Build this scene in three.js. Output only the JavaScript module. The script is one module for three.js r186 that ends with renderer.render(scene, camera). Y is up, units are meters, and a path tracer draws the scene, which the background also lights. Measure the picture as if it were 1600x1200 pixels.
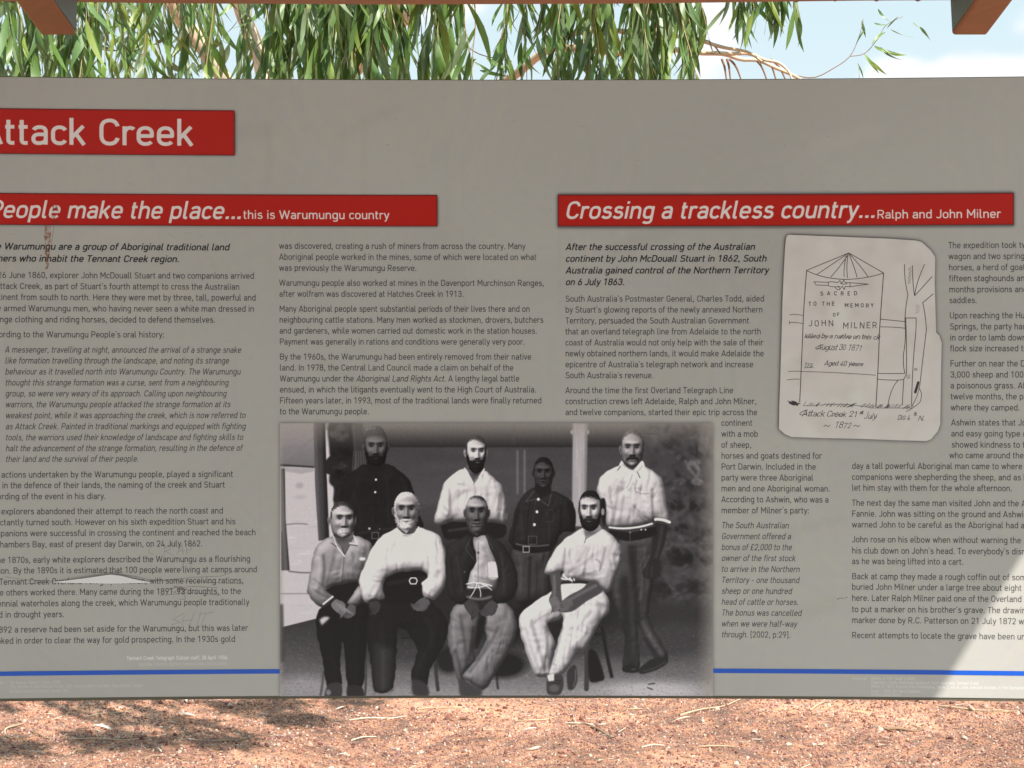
import * as THREE from 'three';
import { mergeGeometries } from 'three/addons/utils/BufferGeometryUtils.js';
import { ImprovedNoise } from 'three/addons/math/ImprovedNoise.js';

// ================================================================ camera, sky, sun, exposure
const scene = new THREE.Scene();
const EYE = new THREE.Vector3(0, 1.5, 2.4), FOCAL = 2400;            // the visitor's eye; the lens as pixels of a 1600 x 1200 frame
const camera = new THREE.PerspectiveCamera(2 * Math.atan(600 / FOCAL) * 180 / Math.PI, 1600 / 1200, 0.05, 3000);
camera.position.copy(EYE); camera.lookAt(0, 1.5, 0);
const renderer = new THREE.WebGLRenderer({ antialias: true });
renderer.toneMapping = THREE.LinearToneMapping; renderer.toneMappingExposure = 1.6;
renderer.shadowMap.enabled = true;

function rng(s) { return () => { s = (s + 0x6d2b79f5) | 0; let t = Math.imul(s ^ (s >>> 15), 1 | s); t = (t + Math.imul(t ^ (t >>> 7), 61 | t)) ^ t; return ((t ^ (t >>> 14)) >>> 0) / 4294967296; }; }
const perlin = new ImprovedNoise();
const fbm = (x, y, z, n = 4) => { let a = 0, s = 0.5; for (let i = 0; i < n; i++) { a += s * perlin.noise(x, y, z); x = x * 2.03 + 7.1; y = y * 2.03 + 3.7; z = z * 2.03 + 1.3; s *= 0.5; } return a; };
const clamp = (v, a = 0, b = 1) => Math.min(b, Math.max(a, v)), smooth = (a, b, v) => { const t = clamp((v - a) / (b - a)); return t * t * (3 - 2 * t); };

const SUN = new THREE.Vector3(0.398, 0.766, 0.505).normalize();      // towards the sun: high, behind the viewer's right shoulder
{ // a pale blue noon sky with fair-weather cumulus low down
  const PUFFS = [[-1.449, 0.222, 0.022, 0.034], [-1.62, 0.245, 0.05, 0.02], [-2.2, 0.28, 0.1, 0.04], [-0.5, 0.3, 0.12, 0.05], [0.6, 0.3, 0.16, 0.06], [1.5, 0.34, 0.2, 0.07], [2.4, 0.27, 0.14, 0.05]];
  const W = 2048, H = 1024, data = new Float32Array(W * H * 4), d = new THREE.Vector3();
  for (let y = 0; y < H; y++) for (let x = 0; x < W; x++) {
    const az = ((x + 0.5) / W - 0.5) * 2 * Math.PI, el = ((y + 0.5) / H - 0.5) * Math.PI;
    d.set(Math.cos(el) * Math.cos(az), Math.sin(el), Math.cos(el) * Math.sin(az));
    const up = clamp(d.y), k = Math.pow(up, 0.55), toSun = clamp(d.dot(SUN));
    let r = 0.62 - 0.39 * k, g = 0.67 - 0.26 * k, b = 0.68 - 0.17 * k;
    const glow = 0.22 * Math.pow(toSun, 6) + 0.5 * Math.pow(toSun, 60); r += glow; g += glow * 0.97; b += glow * 0.9;
    // clouds: cauliflower heads above flat bases, denser towards the horizon
    const sc = 1.9, n = fbm(d.x * sc / (up + 0.32) + 3.2, d.z * sc / (up + 0.32) + 1.4, 0.4, 3), q = fbm(d.x * 14, d.y * 22, d.z * 14, 5);
    const bank = fbm(Math.cos(az) * 3.1 + 5, Math.sin(az) * 3.1 + 2, 0.7, 3), head = 0.166 + 0.05 * bank + 0.045 * q + 0.043 * Math.exp(-(((az + 1.26) / 0.1) ** 2));
    let c = smooth(0.012, 0.0, d.y - head) * smooth(-0.3, 0.0, bank + q * 0.3 + 0.4 * Math.exp(-(((az + 1.25) / 0.14) ** 2)));
    c = Math.max(c * 0.9, smooth(0.10, 0.30, n + q * 0.55) * smooth(0.3, 0.5, up) * 0.75);
    for (const [pa, pe, wa, we] of PUFFS) { const f = ((az - pa) / wa) ** 2 + ((d.y - pe) / we) ** 2 + q * 2.2; if (f < 1.2) c = Math.max(c, smooth(1.1, 0.35, f) * 0.95); }
    const lit = 0.66 + 0.12 * q; r += (lit * 1.03 - r) * c; g += (lit * 1.03 - g) * c; b += (lit * 1.06 - b) * c;
    if (el < 0) { const t = smooth(0, -0.05, el); r += (0.34 - r) * t; g += (0.24 - g) * t; b += (0.17 - b) * t; }
    const o = (y * W + x) * 4; data[o] = r; data[o + 1] = g; data[o + 2] = b; data[o + 3] = 1;
  }
  const t = new THREE.DataTexture(data, W, H, THREE.RGBAFormat, THREE.FloatType); t.mapping = THREE.EquirectangularReflectionMapping; t.magFilter = t.minFilter = THREE.LinearFilter; t.wrapS = THREE.RepeatWrapping; t.needsUpdate = true;
  scene.background = t; scene.environment = t;
}
const sun = new THREE.DirectionalLight(new THREE.Color(1, 0.95, 0.87), 4.4);
sun.position.copy(SUN).multiplyScalar(30); sun.castShadow = true; sun.shadow.mapSize.set(4096, 4096);
Object.assign(sun.shadow.camera, { left: -12, right: 12, top: 12, bottom: -12, near: 1, far: 80 }); scene.add(sun, sun.target);

// ================================================================ helpers
const taken = new Map();
function numbered(name) { const n = taken.get(name) || 0; taken.set(name, n + 1); return n ? name + '_' + String(n).padStart(3, '0') : name; }
function shade(o) { o.castShadow = o.receiveShadow = true; return o; }
function mesh(name, geo, mat, parent = scene) { const m = shade(new THREE.Mesh(geo, mat)); m.name = parent === scene ? numbered(name) : name; parent.add(m); return m; }
function thing(name, label, category, pos = [0, 0, 0], group) { const g = new THREE.Group(); g.name = numbered(name); g.position.set(...pos); g.userData = { label, category }; if (group) g.userData.group = group; scene.add(g); return g; }
const std = (r, g, b, rough = 0.8, more = {}) => new THREE.MeshStandardMaterial({ color: new THREE.Color().setRGB(r, g, b), roughness: rough, ...more });
// the point seen at pixel (px, py) of a 1600 x 1200 frame, d metres in front of the eye
const at = (px, py, d) => new THREE.Vector3((px - 800) / FOCAL * d, EYE.y + (600 - py) / FOCAL * d, EYE.z - d);
function noiseMap(size, f, srgb = true) {
  const a = new Uint8Array(size * size * 4);
  for (let y = 0; y < size; y++) for (let x = 0; x < size; x++) { const c = f(x / size, y / size, x, y), o = (y * size + x) * 4; for (let i = 0; i < 3; i++) a[o + i] = clamp(c[i], 0, 255); a[o + 3] = 255; }
  const t = new THREE.DataTexture(a, size, size); t.wrapS = t.wrapT = THREE.RepeatWrapping; t.magFilter = THREE.LinearFilter; t.minFilter = THREE.LinearMipmapLinearFilter; t.generateMipmaps = true; if (srgb) t.colorSpace = THREE.SRGBColorSpace; t.needsUpdate = true; return t;
}
// periodic noise on the unit square
const tileNoise = (u, v, f, z) => { const a = u * 2 * Math.PI, b = v * 2 * Math.PI, r = f / 6.283; return fbm(Math.cos(a) * r + z, Math.sin(a) * r + Math.cos(b) * r * 1.0 + z * 1.7, Math.sin(b) * r - z, 4); };

// ================================================================ ground: red lateritic gravel
const groundHeight = (x, z) => 0.02 * fbm(x * 0.6, z * 0.6, 3.3, 3) + 0.012 * fbm(x * 2.3, z * 2.3, 8.1, 3);
{
  const SIZE = 1024, r = rng(11), speck = Float32Array.from({ length: SIZE * SIZE }, () => r());
  const map = noiseMap(SIZE, (u, v, x, y) => {
    const n = tileNoise(u, v, 9, 2.1), m = tileNoise(u, v, 34, 5.4), s = speck[y * SIZE + x], s2 = speck[((y >> 1) * SIZE + (x >> 1))];
    const lo = tileNoise(u, v, 3.2, 8.8), k = 1 + n * 0.42 + m * 0.38 + lo * 0.55 + (s - 0.5) * 0.34 + (s2 < 0.05 ? -0.38 : s2 > 0.955 ? 0.42 : 0), red = 1 + m * 0.12;
    return [178 * k * red, 131 * k, 106 * k * (1 - m * 0.2)];
  });
  map.repeat.set(1 / 1.7, 1 / 1.7);
  const bump = noiseMap(SIZE, (u, v, x, y) => { const b = 128 + tileNoise(u, v, 60, 9.2) * 170 + (speck[(y >> 1) * SIZE + (x >> 1)] - 0.5) * 90; return [b, b, b]; }, false); bump.repeat.copy(map.repeat);
  const g = new THREE.BufferGeometry(), pos = [], uv = [], idx = [];
  const axis = (a, b, far) => { const s = []; for (let t = -far; t <= far; t++) s.push(t); const out = []; for (let i = 0; i <= 120; i++) out.push(a + (b - a) * i / 120); for (const e of [1.5, 3, 6, 12, 25, 50, 110, 240, 600, 1200]) { out.unshift(a - e); out.push(b + e); } return out; };
  const xs = axis(-4, 4, 0), zs = axis(-9, 3, 0);
  for (const z of zs) for (const x of xs) { const near = smooth(40, 8, Math.hypot(x, z)); pos.push(x, groundHeight(x, z) * near, z); uv.push(x, -z); }
  for (let j = 0; j < zs.length - 1; j++) for (let i = 0; i < xs.length - 1; i++) { const a = j * xs.length + i, b = a + 1, c = a + xs.length, d = c + 1; idx.push(a, c, b, b, c, d); }
  g.setAttribute('position', new THREE.Float32BufferAttribute(pos, 3)); g.setAttribute('uv', new THREE.Float32BufferAttribute(uv, 2)); g.setIndex(idx); g.computeVertexNormals();
  const m = mesh('ground', g, new THREE.MeshStandardMaterial({ map, bumpMap: bump, bumpScale: 0.012, roughness: 0.95 })); m.userData.kind = 'structure';
}
{ // unseen concrete pad, added to bounce neutral light onto the board
  const map = noiseMap(512, (u, v, x, y) => { const n = tileNoise(u, v, 8, 4.4), m = tileNoise(u, v, 40, 7.7), k = 1 + n * 0.25 + m * 0.2; return [204 * k, 202 * k, 197 * k]; }); map.repeat.set(0.5, 0.5);
  const s = new THREE.Shape([[-3.4, 0.35], [4.6, 0.35], [4.6, 6.5], [-3.4, 6.5]].map(([x, z]) => new THREE.Vector2(x, -z))), g = new THREE.ExtrudeGeometry(s, { depth: 0.16, bevelEnabled: true, bevelSize: 0.012, bevelThickness: 0.012, bevelSegments: 2 }); g.rotateX(-Math.PI / 2); g.translate(0, -0.1, 0);
  mesh('bounce_pad', g, new THREE.MeshStandardMaterial({ map, roughness: 0.85 })).userData.kind = 'structure';
}
function pebble(seed, n = 1) { const r = rng(seed), g = new THREE.IcosahedronGeometry(1, n), p = g.attributes.position, q = [r() * 9, r() * 9, r() * 9]; for (let i = 0; i < p.count; i++) { const x = p.getX(i), y = p.getY(i), z = p.getZ(i), k = 1 + 0.5 * perlin.noise(x * 1.3 + q[0], y * 1.3 + q[1], z * 1.3 + q[2]); p.setXYZ(i, x * k, y * k * 0.7, z * k); } g.computeVertexNormals(); return g; }
{ // loose gravel: nobody could count it
  const N = 64000, r = rng(21), im = shade(new THREE.InstancedMesh(pebble(4, 0), std(1, 1, 1, 0.9), N)), m = new THREE.Matrix4(), q = new THREE.Quaternion(), e = new THREE.Euler(), c = new THREE.Color();
  const hues = [[0.25, 0.115, 0.08], [0.38, 0.19, 0.135], [0.47, 0.29, 0.21], [0.17, 0.075, 0.065], [0.56, 0.44, 0.35], [0.30, 0.16, 0.14], [0.44, 0.22, 0.16]];
  for (let i = 0; i < N; i++) {
    const near = i < N * 0.8, x = near ? (r() - 0.5) * 5.6 : (r() - 0.5) * 9, z = near ? -3.0 - r() * 2.6 : -1 - r() * 8;
    if (fbm(x * 1.1, z * 2.1, 5.5, 3) > 0.07 + r() * 0.35 && r() < 0.8) { im.setMatrixAt(i, m.makeScale(0, 0, 0).setPosition(x, -1, z)); im.setColorAt(i, c.setRGB(0.2, 0.1, 0.08)); continue; }
    const size = 0.0022 + 0.0034 * r() + (r() < 0.04 ? 0.009 * r() : 0);
    q.setFromEuler(e.set(r() * 6, r() * 6, r() * 6)); m.compose(new THREE.Vector3(x, groundHeight(x, z) + size * 0.35, z), q, new THREE.Vector3(size * (0.8 + r() * 0.7), size, size * (0.8 + r() * 0.6))); im.setMatrixAt(i, m);
    const h = hues[Math.floor(Math.pow(r(), 1.1) * hues.length)], k = 0.8 + r() * 0.45; im.setColorAt(i, c.setRGB(h[0] * k, h[1] * k, h[2] * k));
  }
  im.name = 'gravel'; im.userData = { label: 'loose red and tan gravel strewn over the bare ground behind the board', category: 'gravel', kind: 'stuff' }; scene.add(im);
}

// ================================================================ shelter: steel frame and sloping roof over the board
const PITCH = 0.179;                                                  // the roof rises towards the viewer
function tube(w, h, len, rad, seg = 5) { const s = new THREE.Shape(), x = w / 2, y = h / 2; s.moveTo(-x + rad, -y); s.lineTo(x - rad, -y); s.absarc(x - rad, -y + rad, rad, -Math.PI / 2, 0); s.lineTo(x, y - rad); s.absarc(x - rad, y - rad, rad, 0, Math.PI / 2); s.lineTo(-x + rad, y); s.absarc(-x + rad, y - rad, rad, Math.PI / 2, Math.PI); s.lineTo(-x, -y + rad); s.absarc(-x + rad, -y + rad, rad, Math.PI, 1.5 * Math.PI); return new THREE.ExtrudeGeometry(s, { depth: len, bevelEnabled: false, curveSegments: seg, steps: 12 }); }
const paintMap = noiseMap(256, (u, v, x, y) => { const n = tileNoise(u, v, 14, 3.3), k = 1 + n * 0.12; return [226 * k, 226 * k, 226 * k]; }); paintMap.repeat.set(2, 2);
const steelPaint = std(0.26, 0.25, 0.22, 0.5, { map: paintMap }), sheetPaint = std(0.13, 0.12, 0.11, 0.6), rust = std(0.42, 0.18, 0.072, 0.5, { map: paintMap }), skySheenTint = std(0.2, 0.3, 0.33, 0.45, { map: paintMap });
const roofY = (z) => 2.2 + (z + 0.35) * PITCH;                         // top of the rafters
const shelter = thing('picnic_shelter', 'painted steel shelter frame with rafters and a sloping sheet roof above the board', 'shelter', [0, 0, 0]);
for (const [x, w] of [[-0.811, 0.063], [0.818, 0.063], [-2.3, 0.063]]) {
  const g = tube(w, 0.076, 3.05, 0.006); g.rotateX(-Math.atan(PITCH)); g.translate(x, 2.2 - 0.0386, -0.35);
  const f = mesh('rafter', g, rust, shelter);
  const inner = x < 0 ? 1 : -1, p = new THREE.BoxGeometry(0.0016, 0.066, 3.04); p.translate(0, 0.0008, 1.526); p.rotateX(-Math.atan(PITCH)); p.translate(x + inner * (w / 2 + 0.001), 2.2 - 0.0386, -0.35); mesh('sky_sheen_plate', p, skySheenTint, f);  // thin added plate; its grey-blue colour paints in sky reflection on the rafter side
}
{ const g = tube(0.065, 0.065, 5.0, 0.006); g.rotateY(Math.PI / 2); g.translate(-2.7, 0, 0); const p = g.attributes.position; for (let i = 0; i < p.count; i++) { const X = p.getX(i); p.setY(i, p.getY(i) - 0.006 * (1 - Math.min(1.6, ((X + 0.18) / 0.75) ** 2))); } g.translate(0, 2.233, -0.384); mesh('purlin', g, rust, shelter); }
{ const g = tube(0.065, 0.065, 5.0, 0.006); g.rotateY(Math.PI / 2); g.translate(-2.7, roofY(2.5) - 0.11, 2.55); mesh('beam', g, rust, shelter); }
for (const [x, z, h] of [[-2.45, -0.384, 2.19], [1.24, -0.384, 2.19], [-2.45, 2.55, 2.56], [1.24, 2.55, 2.56]]) { const g = tube(0.075, 0.075, h, 0.006); g.rotateX(-Math.PI / 2); g.translate(x, -0.02, z); mesh('post', g, rust, shelter); }
{ // corrugated sheets, each lapping the next
  for (let k = 0; k < 5; k++) {
    const x0 = -2.75 + k * 0.831, w = 0.836, n = 44, g = new THREE.PlaneGeometry(w, 3.1, n, 1), p = g.attributes.position;
    g.rotateX(-Math.PI / 2);
    for (let i = 0; i < p.count; i++) { const X = p.getX(i), z = p.getZ(i) + 1.13; p.setXYZ(i, X + x0 + w / 2, roofY(z) + 0.016 + 0.008 * Math.sin(X * 82.7) + k * 0.0016, z); }
    g.computeVertexNormals(); mesh('roof_sheet', g, sheetPaint, shelter);
  }
}
// ---------------------------------------------------------------- lettering: an engineer's stroke alphabet, drawn with the pen
const GLYPH = {
  a: [46, 'M8 -40C11 -46 16 -48 23 -48C33 -48 38 -44 38 -34V0M38 -28H21C12 -28 7 -23 7 -16C7 -8 12 -4 20 -4C29 -4 38 -8 38 -16'],
  b: [49, 'M8 -74V0M8 -34C9 -44 16 -48 25 -48C36 -48 41 -42 41 -33V-19C41 -10 36 -4 25 -4C16 -4 9 -8 8 -18'],
  c: [42, 'M38 -40C34 -46 30 -48 24 -48C13 -48 7 -42 7 -32V-20C7 -10 13 -4 24 -4C30 -4 34 -6 38 -12'],
  d: [49, 'M41 -74V0M41 -34C40 -44 33 -48 24 -48C13 -48 8 -42 8 -33V-19C8 -10 13 -4 24 -4C33 -4 40 -8 41 -18'],
  e: [48, 'M8 -26H41V-32C41 -42 35 -48 24.5 -48C14 -48 7.5 -42 7.5 -31V-20C7.5 -10 14 -4 25 -4C32 -4 36 -6 40 -10'],
  f: [29, 'M12 0V-60C12 -67 16 -70 22 -70H28M3 -48H27'],
  g: [49, 'M41 -52V5C41 13 35 17 26 17C19 17 14 16 10 12M41 -34C40 -44 33 -48 24 -48C13 -48 8 -42 8 -33V-20C8 -11 13 -5 24 -5C33 -5 40 -9 41 -19'],
  h: [48, 'M8 -74V0M8 -33C9 -43 16 -48 25 -48C35 -48 40 -42 40 -32V0'],
  i: [19, 'M9.5 -52V0M9.5 -72V-62'],
  j: [20, 'M10 -52V8C10 14 7 16 1 16M10 -72V-62'],
  k: [45, 'M8 -74V0M38 -52L9 -20M19 -31L40 0'],
  l: [24, 'M8 -74V-12C8 -6 11 -4 16 -4H21'],
  m: [74, 'M8 -52V0M8 -34C9 -43 15 -48 23 -48C32 -48 37 -43 37 -33V0M37 -34C38 -43 44 -48 52 -48C61 -48 66 -43 66 -33V0'],
  n: [48, 'M8 -52V0M8 -33C9 -43 16 -48 25 -48C35 -48 40 -42 40 -32V0'],
  o: [48, 'M7 -32C7 -42 13 -48 24 -48S41 -42 41 -32V-20C41 -10 35 -4 24 -4S7 -10 7 -20Z'],
  p: [49, 'M8 -52V18M8 -34C9 -44 16 -48 25 -48C36 -48 41 -42 41 -33V-19C41 -10 36 -4 25 -4C16 -4 9 -8 8 -18'],
  q: [49, 'M41 -52V18M41 -34C40 -44 33 -48 24 -48C13 -48 8 -42 8 -33V-19C8 -10 13 -4 24 -4C33 -4 40 -8 41 -18'],
  r: [33, 'M8 -52V0M8 -32C9 -43 15 -48 22 -48C26 -48 29 -47 32 -44'],
  s: [43, 'M36 -42C32 -46 28 -48 22 -48C13 -48 9 -44 9 -38C9 -31 13 -29 20 -28L26 -27.500C33 -27 37 -23 37 -16C37 -8 31 -4 22 -4C15 -4 10 -6 5 -11'],
  t: [30, 'M11 -67V-13C11 -7 14 -4 20 -4H26M3 -48H26'],
  u: [48, 'M8 -52V-19C8 -9 13 -4 23 -4C32 -4 39 -9 40 -19M40 -52V0'],
  v: [41, 'M3 -52L20.500 -3L38 -52'],
  w: [64, 'M4 -52L18 -3L32 -50L46 -3L60 -52'],
  x: [42, 'M4 -52L38 0M38 -52L4 0'],
  y: [41, 'M4 -52L21 -4M38 -52L18 8C16 14 13 16 8 16H5'],
  z: [40, 'M5 -48H35L6 -4H36'],
  A: [58, 'M4 0L29 -70L54 0M13 -19H45'],
  B: [58, 'M9 -4V-68H30C41 -68 48 -62 48 -53C48 -44 41 -38 31 -38H9M31 -38C43 -38 50 -32 50 -21C50 -10 43 -4 31 -4H9'],
  C: [56, 'M50 -52C47 -63 40 -68 30 -68C16 -68 9 -59 9 -46V-26C9 -13 16 -4 30 -4C40 -4 47 -9 50 -20'],
  D: [59, 'M9 -4V-68H27C42 -68 51 -61 51 -46V-26C51 -11 42 -4 27 -4Z'],
  E: [51, 'M46 -68H9V-4H46M9 -37H41'],
  F: [49, 'M46 -68H9V0M9 -35H41'],
  G: [58, 'M49 -54C46 -64 39 -68 30 -68C16 -68 9 -59 9 -46V-26C9 -13 16 -4 30 -4C42 -4 50 -11 50 -25V-33H29'],
  H: [60, 'M9 -72V0M51 -72V0M9 -37H51'],
  I: [20, 'M10 -72V0'],
  J: [44, 'M35 -72V-23C35 -10 29 -4 19 -4C12 -4 7 -7 3 -12'],
  K: [56, 'M9 -72V0M49 -72L10 -27M23 -42L51 0'],
  L: [48, 'M9 -72V-4H45'],
  M: [70, 'M9 0V-70L35 -24L61 -70V0'],
  N: [62, 'M9 0V-70L53 -3V-72'],
  O: [59, 'M9 -46C9 -60 17 -68 29.500 -68S50 -60 50 -46V-26C50 -12 42 -4 29.500 -4S9 -12 9 -26Z'],
  P: [54, 'M9 0V-68H29C41 -68 49 -61 49 -49.500C49 -38 41 -31 29 -31H9'],
  R: [57, 'M9 0V-68H29C41 -68 49 -61 49 -50C49 -39 41 -33 29 -33H9M29 -33L50 0'],
  S: [54, 'M46 -60C41 -66 35 -68 28 -68C16 -68 9 -62 9 -52C9 -43 14 -39 25 -37.500L30 -36.500C42 -35 48 -30 48 -20C48 -9 40 -4 28 -4C18 -4 11 -7 5 -13'],
  T: [49, 'M2 -68H47M24.500 -68V0'],
  U: [59, 'M9 -72V-25C9 -11 17 -4 29.500 -4S50 -11 50 -25V-72'],
  W: [84, 'M5 -72L23 -3L42 -69L61 -3L79 -72'],
  Y: [54, 'M4 -72L27 -32L50 -72M27 -32V0'],
  0: [50, 'M8 -48C8 -61 14 -68 25 -68S42 -61 42 -48V-24C42 -11 36 -4 25 -4S8 -11 8 -24Z'],
  1: [50, 'M10 -56L28 -70V0'],
  2: [50, 'M8 -50C8 -61 15 -68 25 -68C35 -68 42 -61 42 -51C42 -45 40 -41 36 -36L9 -5V-4H43'],
  3: [50, 'M8 -54C9 -63 16 -68 24 -68C34 -68 41 -62 41 -52.500C41 -43 35 -38 24 -38C36 -38 43 -32 43 -21C43 -10 35 -4 25 -4C14 -4 8 -10 7 -20'],
  4: [50, 'M27 -72L6 -16V-14H45M33 -36V0'],
  5: [50, 'M41 -68H11V-37C15 -42 20 -44 26 -44C37 -44 42 -36 42 -25C42 -11 35 -4 24 -4C15 -4 9 -8 7 -17'],
  6: [50, 'M31 -72L12 -36C9 -30 8 -27 8 -22C8 -11 15 -4 25 -4S42 -11 42 -22S35 -41 26 -41C19 -41 14 -38 11 -34'],
  7: [50, 'M8 -58V-68H43L21 0'],
  8: [50, 'M25 -38C15 -38 9 -44 9 -53S15 -68 25 -68S41 -62 41 -53S35 -38 25 -38C14 -38 7 -31 7 -21S14 -4 25 -4S43 -11 43 -21S36 -38 25 -38'],
  9: [50, 'M19 0L38 -36C41 -42 42 -45 42 -50C42 -61 35 -68 25 -68S8 -61 8 -50S15 -31 24 -31C31 -31 36 -34 39 -38'],
  '.': [22, 'M11 -10V0'], ',': [22, 'M12 -10V-1L8 9'], ':': [22, 'M11 -10V0M11 -50V-40'], "'": [18, 'M9 -74V-58'], '-': [36, 'M5 -27H31'],
  '[': [29, 'M24 -74H12V6H24'], ']': [29, 'M5 -74H17V6H5'], '\u00a3': [52, 'M43 -54C41 -64 36 -68 29 -68C19 -68 15 -62 15 -52V-18C15 -10 12 -6 7 -4H45M6 -33H34'], '\u2026': [72, 'M12 -11V0M36 -11V0M60 -11V0'], ' ': [23, ''],
};
for (const k of Object.keys(GLYPH)) GLYPH[k] = { w: GLYPH[k][0], p: GLYPH[k][1] ? new Path2D(GLYPH[k][1]) : null };
const TRACK = 3.2, lineUnits = (t) => { let w = 0; for (const c of t) w += c === '|' ? 0 : (GLYPH[c] || GLYPH.o).w + TRACK; return w; };
// Writes t from canvas point (x, y), size = pixels per unit, xs = width correction. '|' switches slant on and off.
function pen(ctx, t, x, y, size, { weight = 8, slant = false, color = '#222', xs = 1, alpha = 1 } = {}) {
  ctx.save(); ctx.translate(x, y); ctx.scale(size * xs, size);
  ctx.lineWidth = weight; ctx.strokeStyle = color; ctx.globalAlpha = alpha; ctx.lineCap = 'butt'; ctx.lineJoin = 'round'; ctx.miterLimit = 3;
  let s = slant;
  for (const c of t) {
    if (c === '|') { s = !s; continue; }
    const g = GLYPH[c] || GLYPH.o;
    if (g.p) {
      ctx.save(); if (s) ctx.transform(1, 0, -0.2, 1, 0, 0);
      const dot = '.,:\u2026'.includes(c);
      if (dot) ctx.lineWidth = weight * 1.25;
      ctx.stroke(g.p); if (dot) ctx.lineWidth = weight;
      ctx.restore();
    }
    ctx.translate(g.w + TRACK, 0);
  }
  ctx.restore();
}
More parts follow.
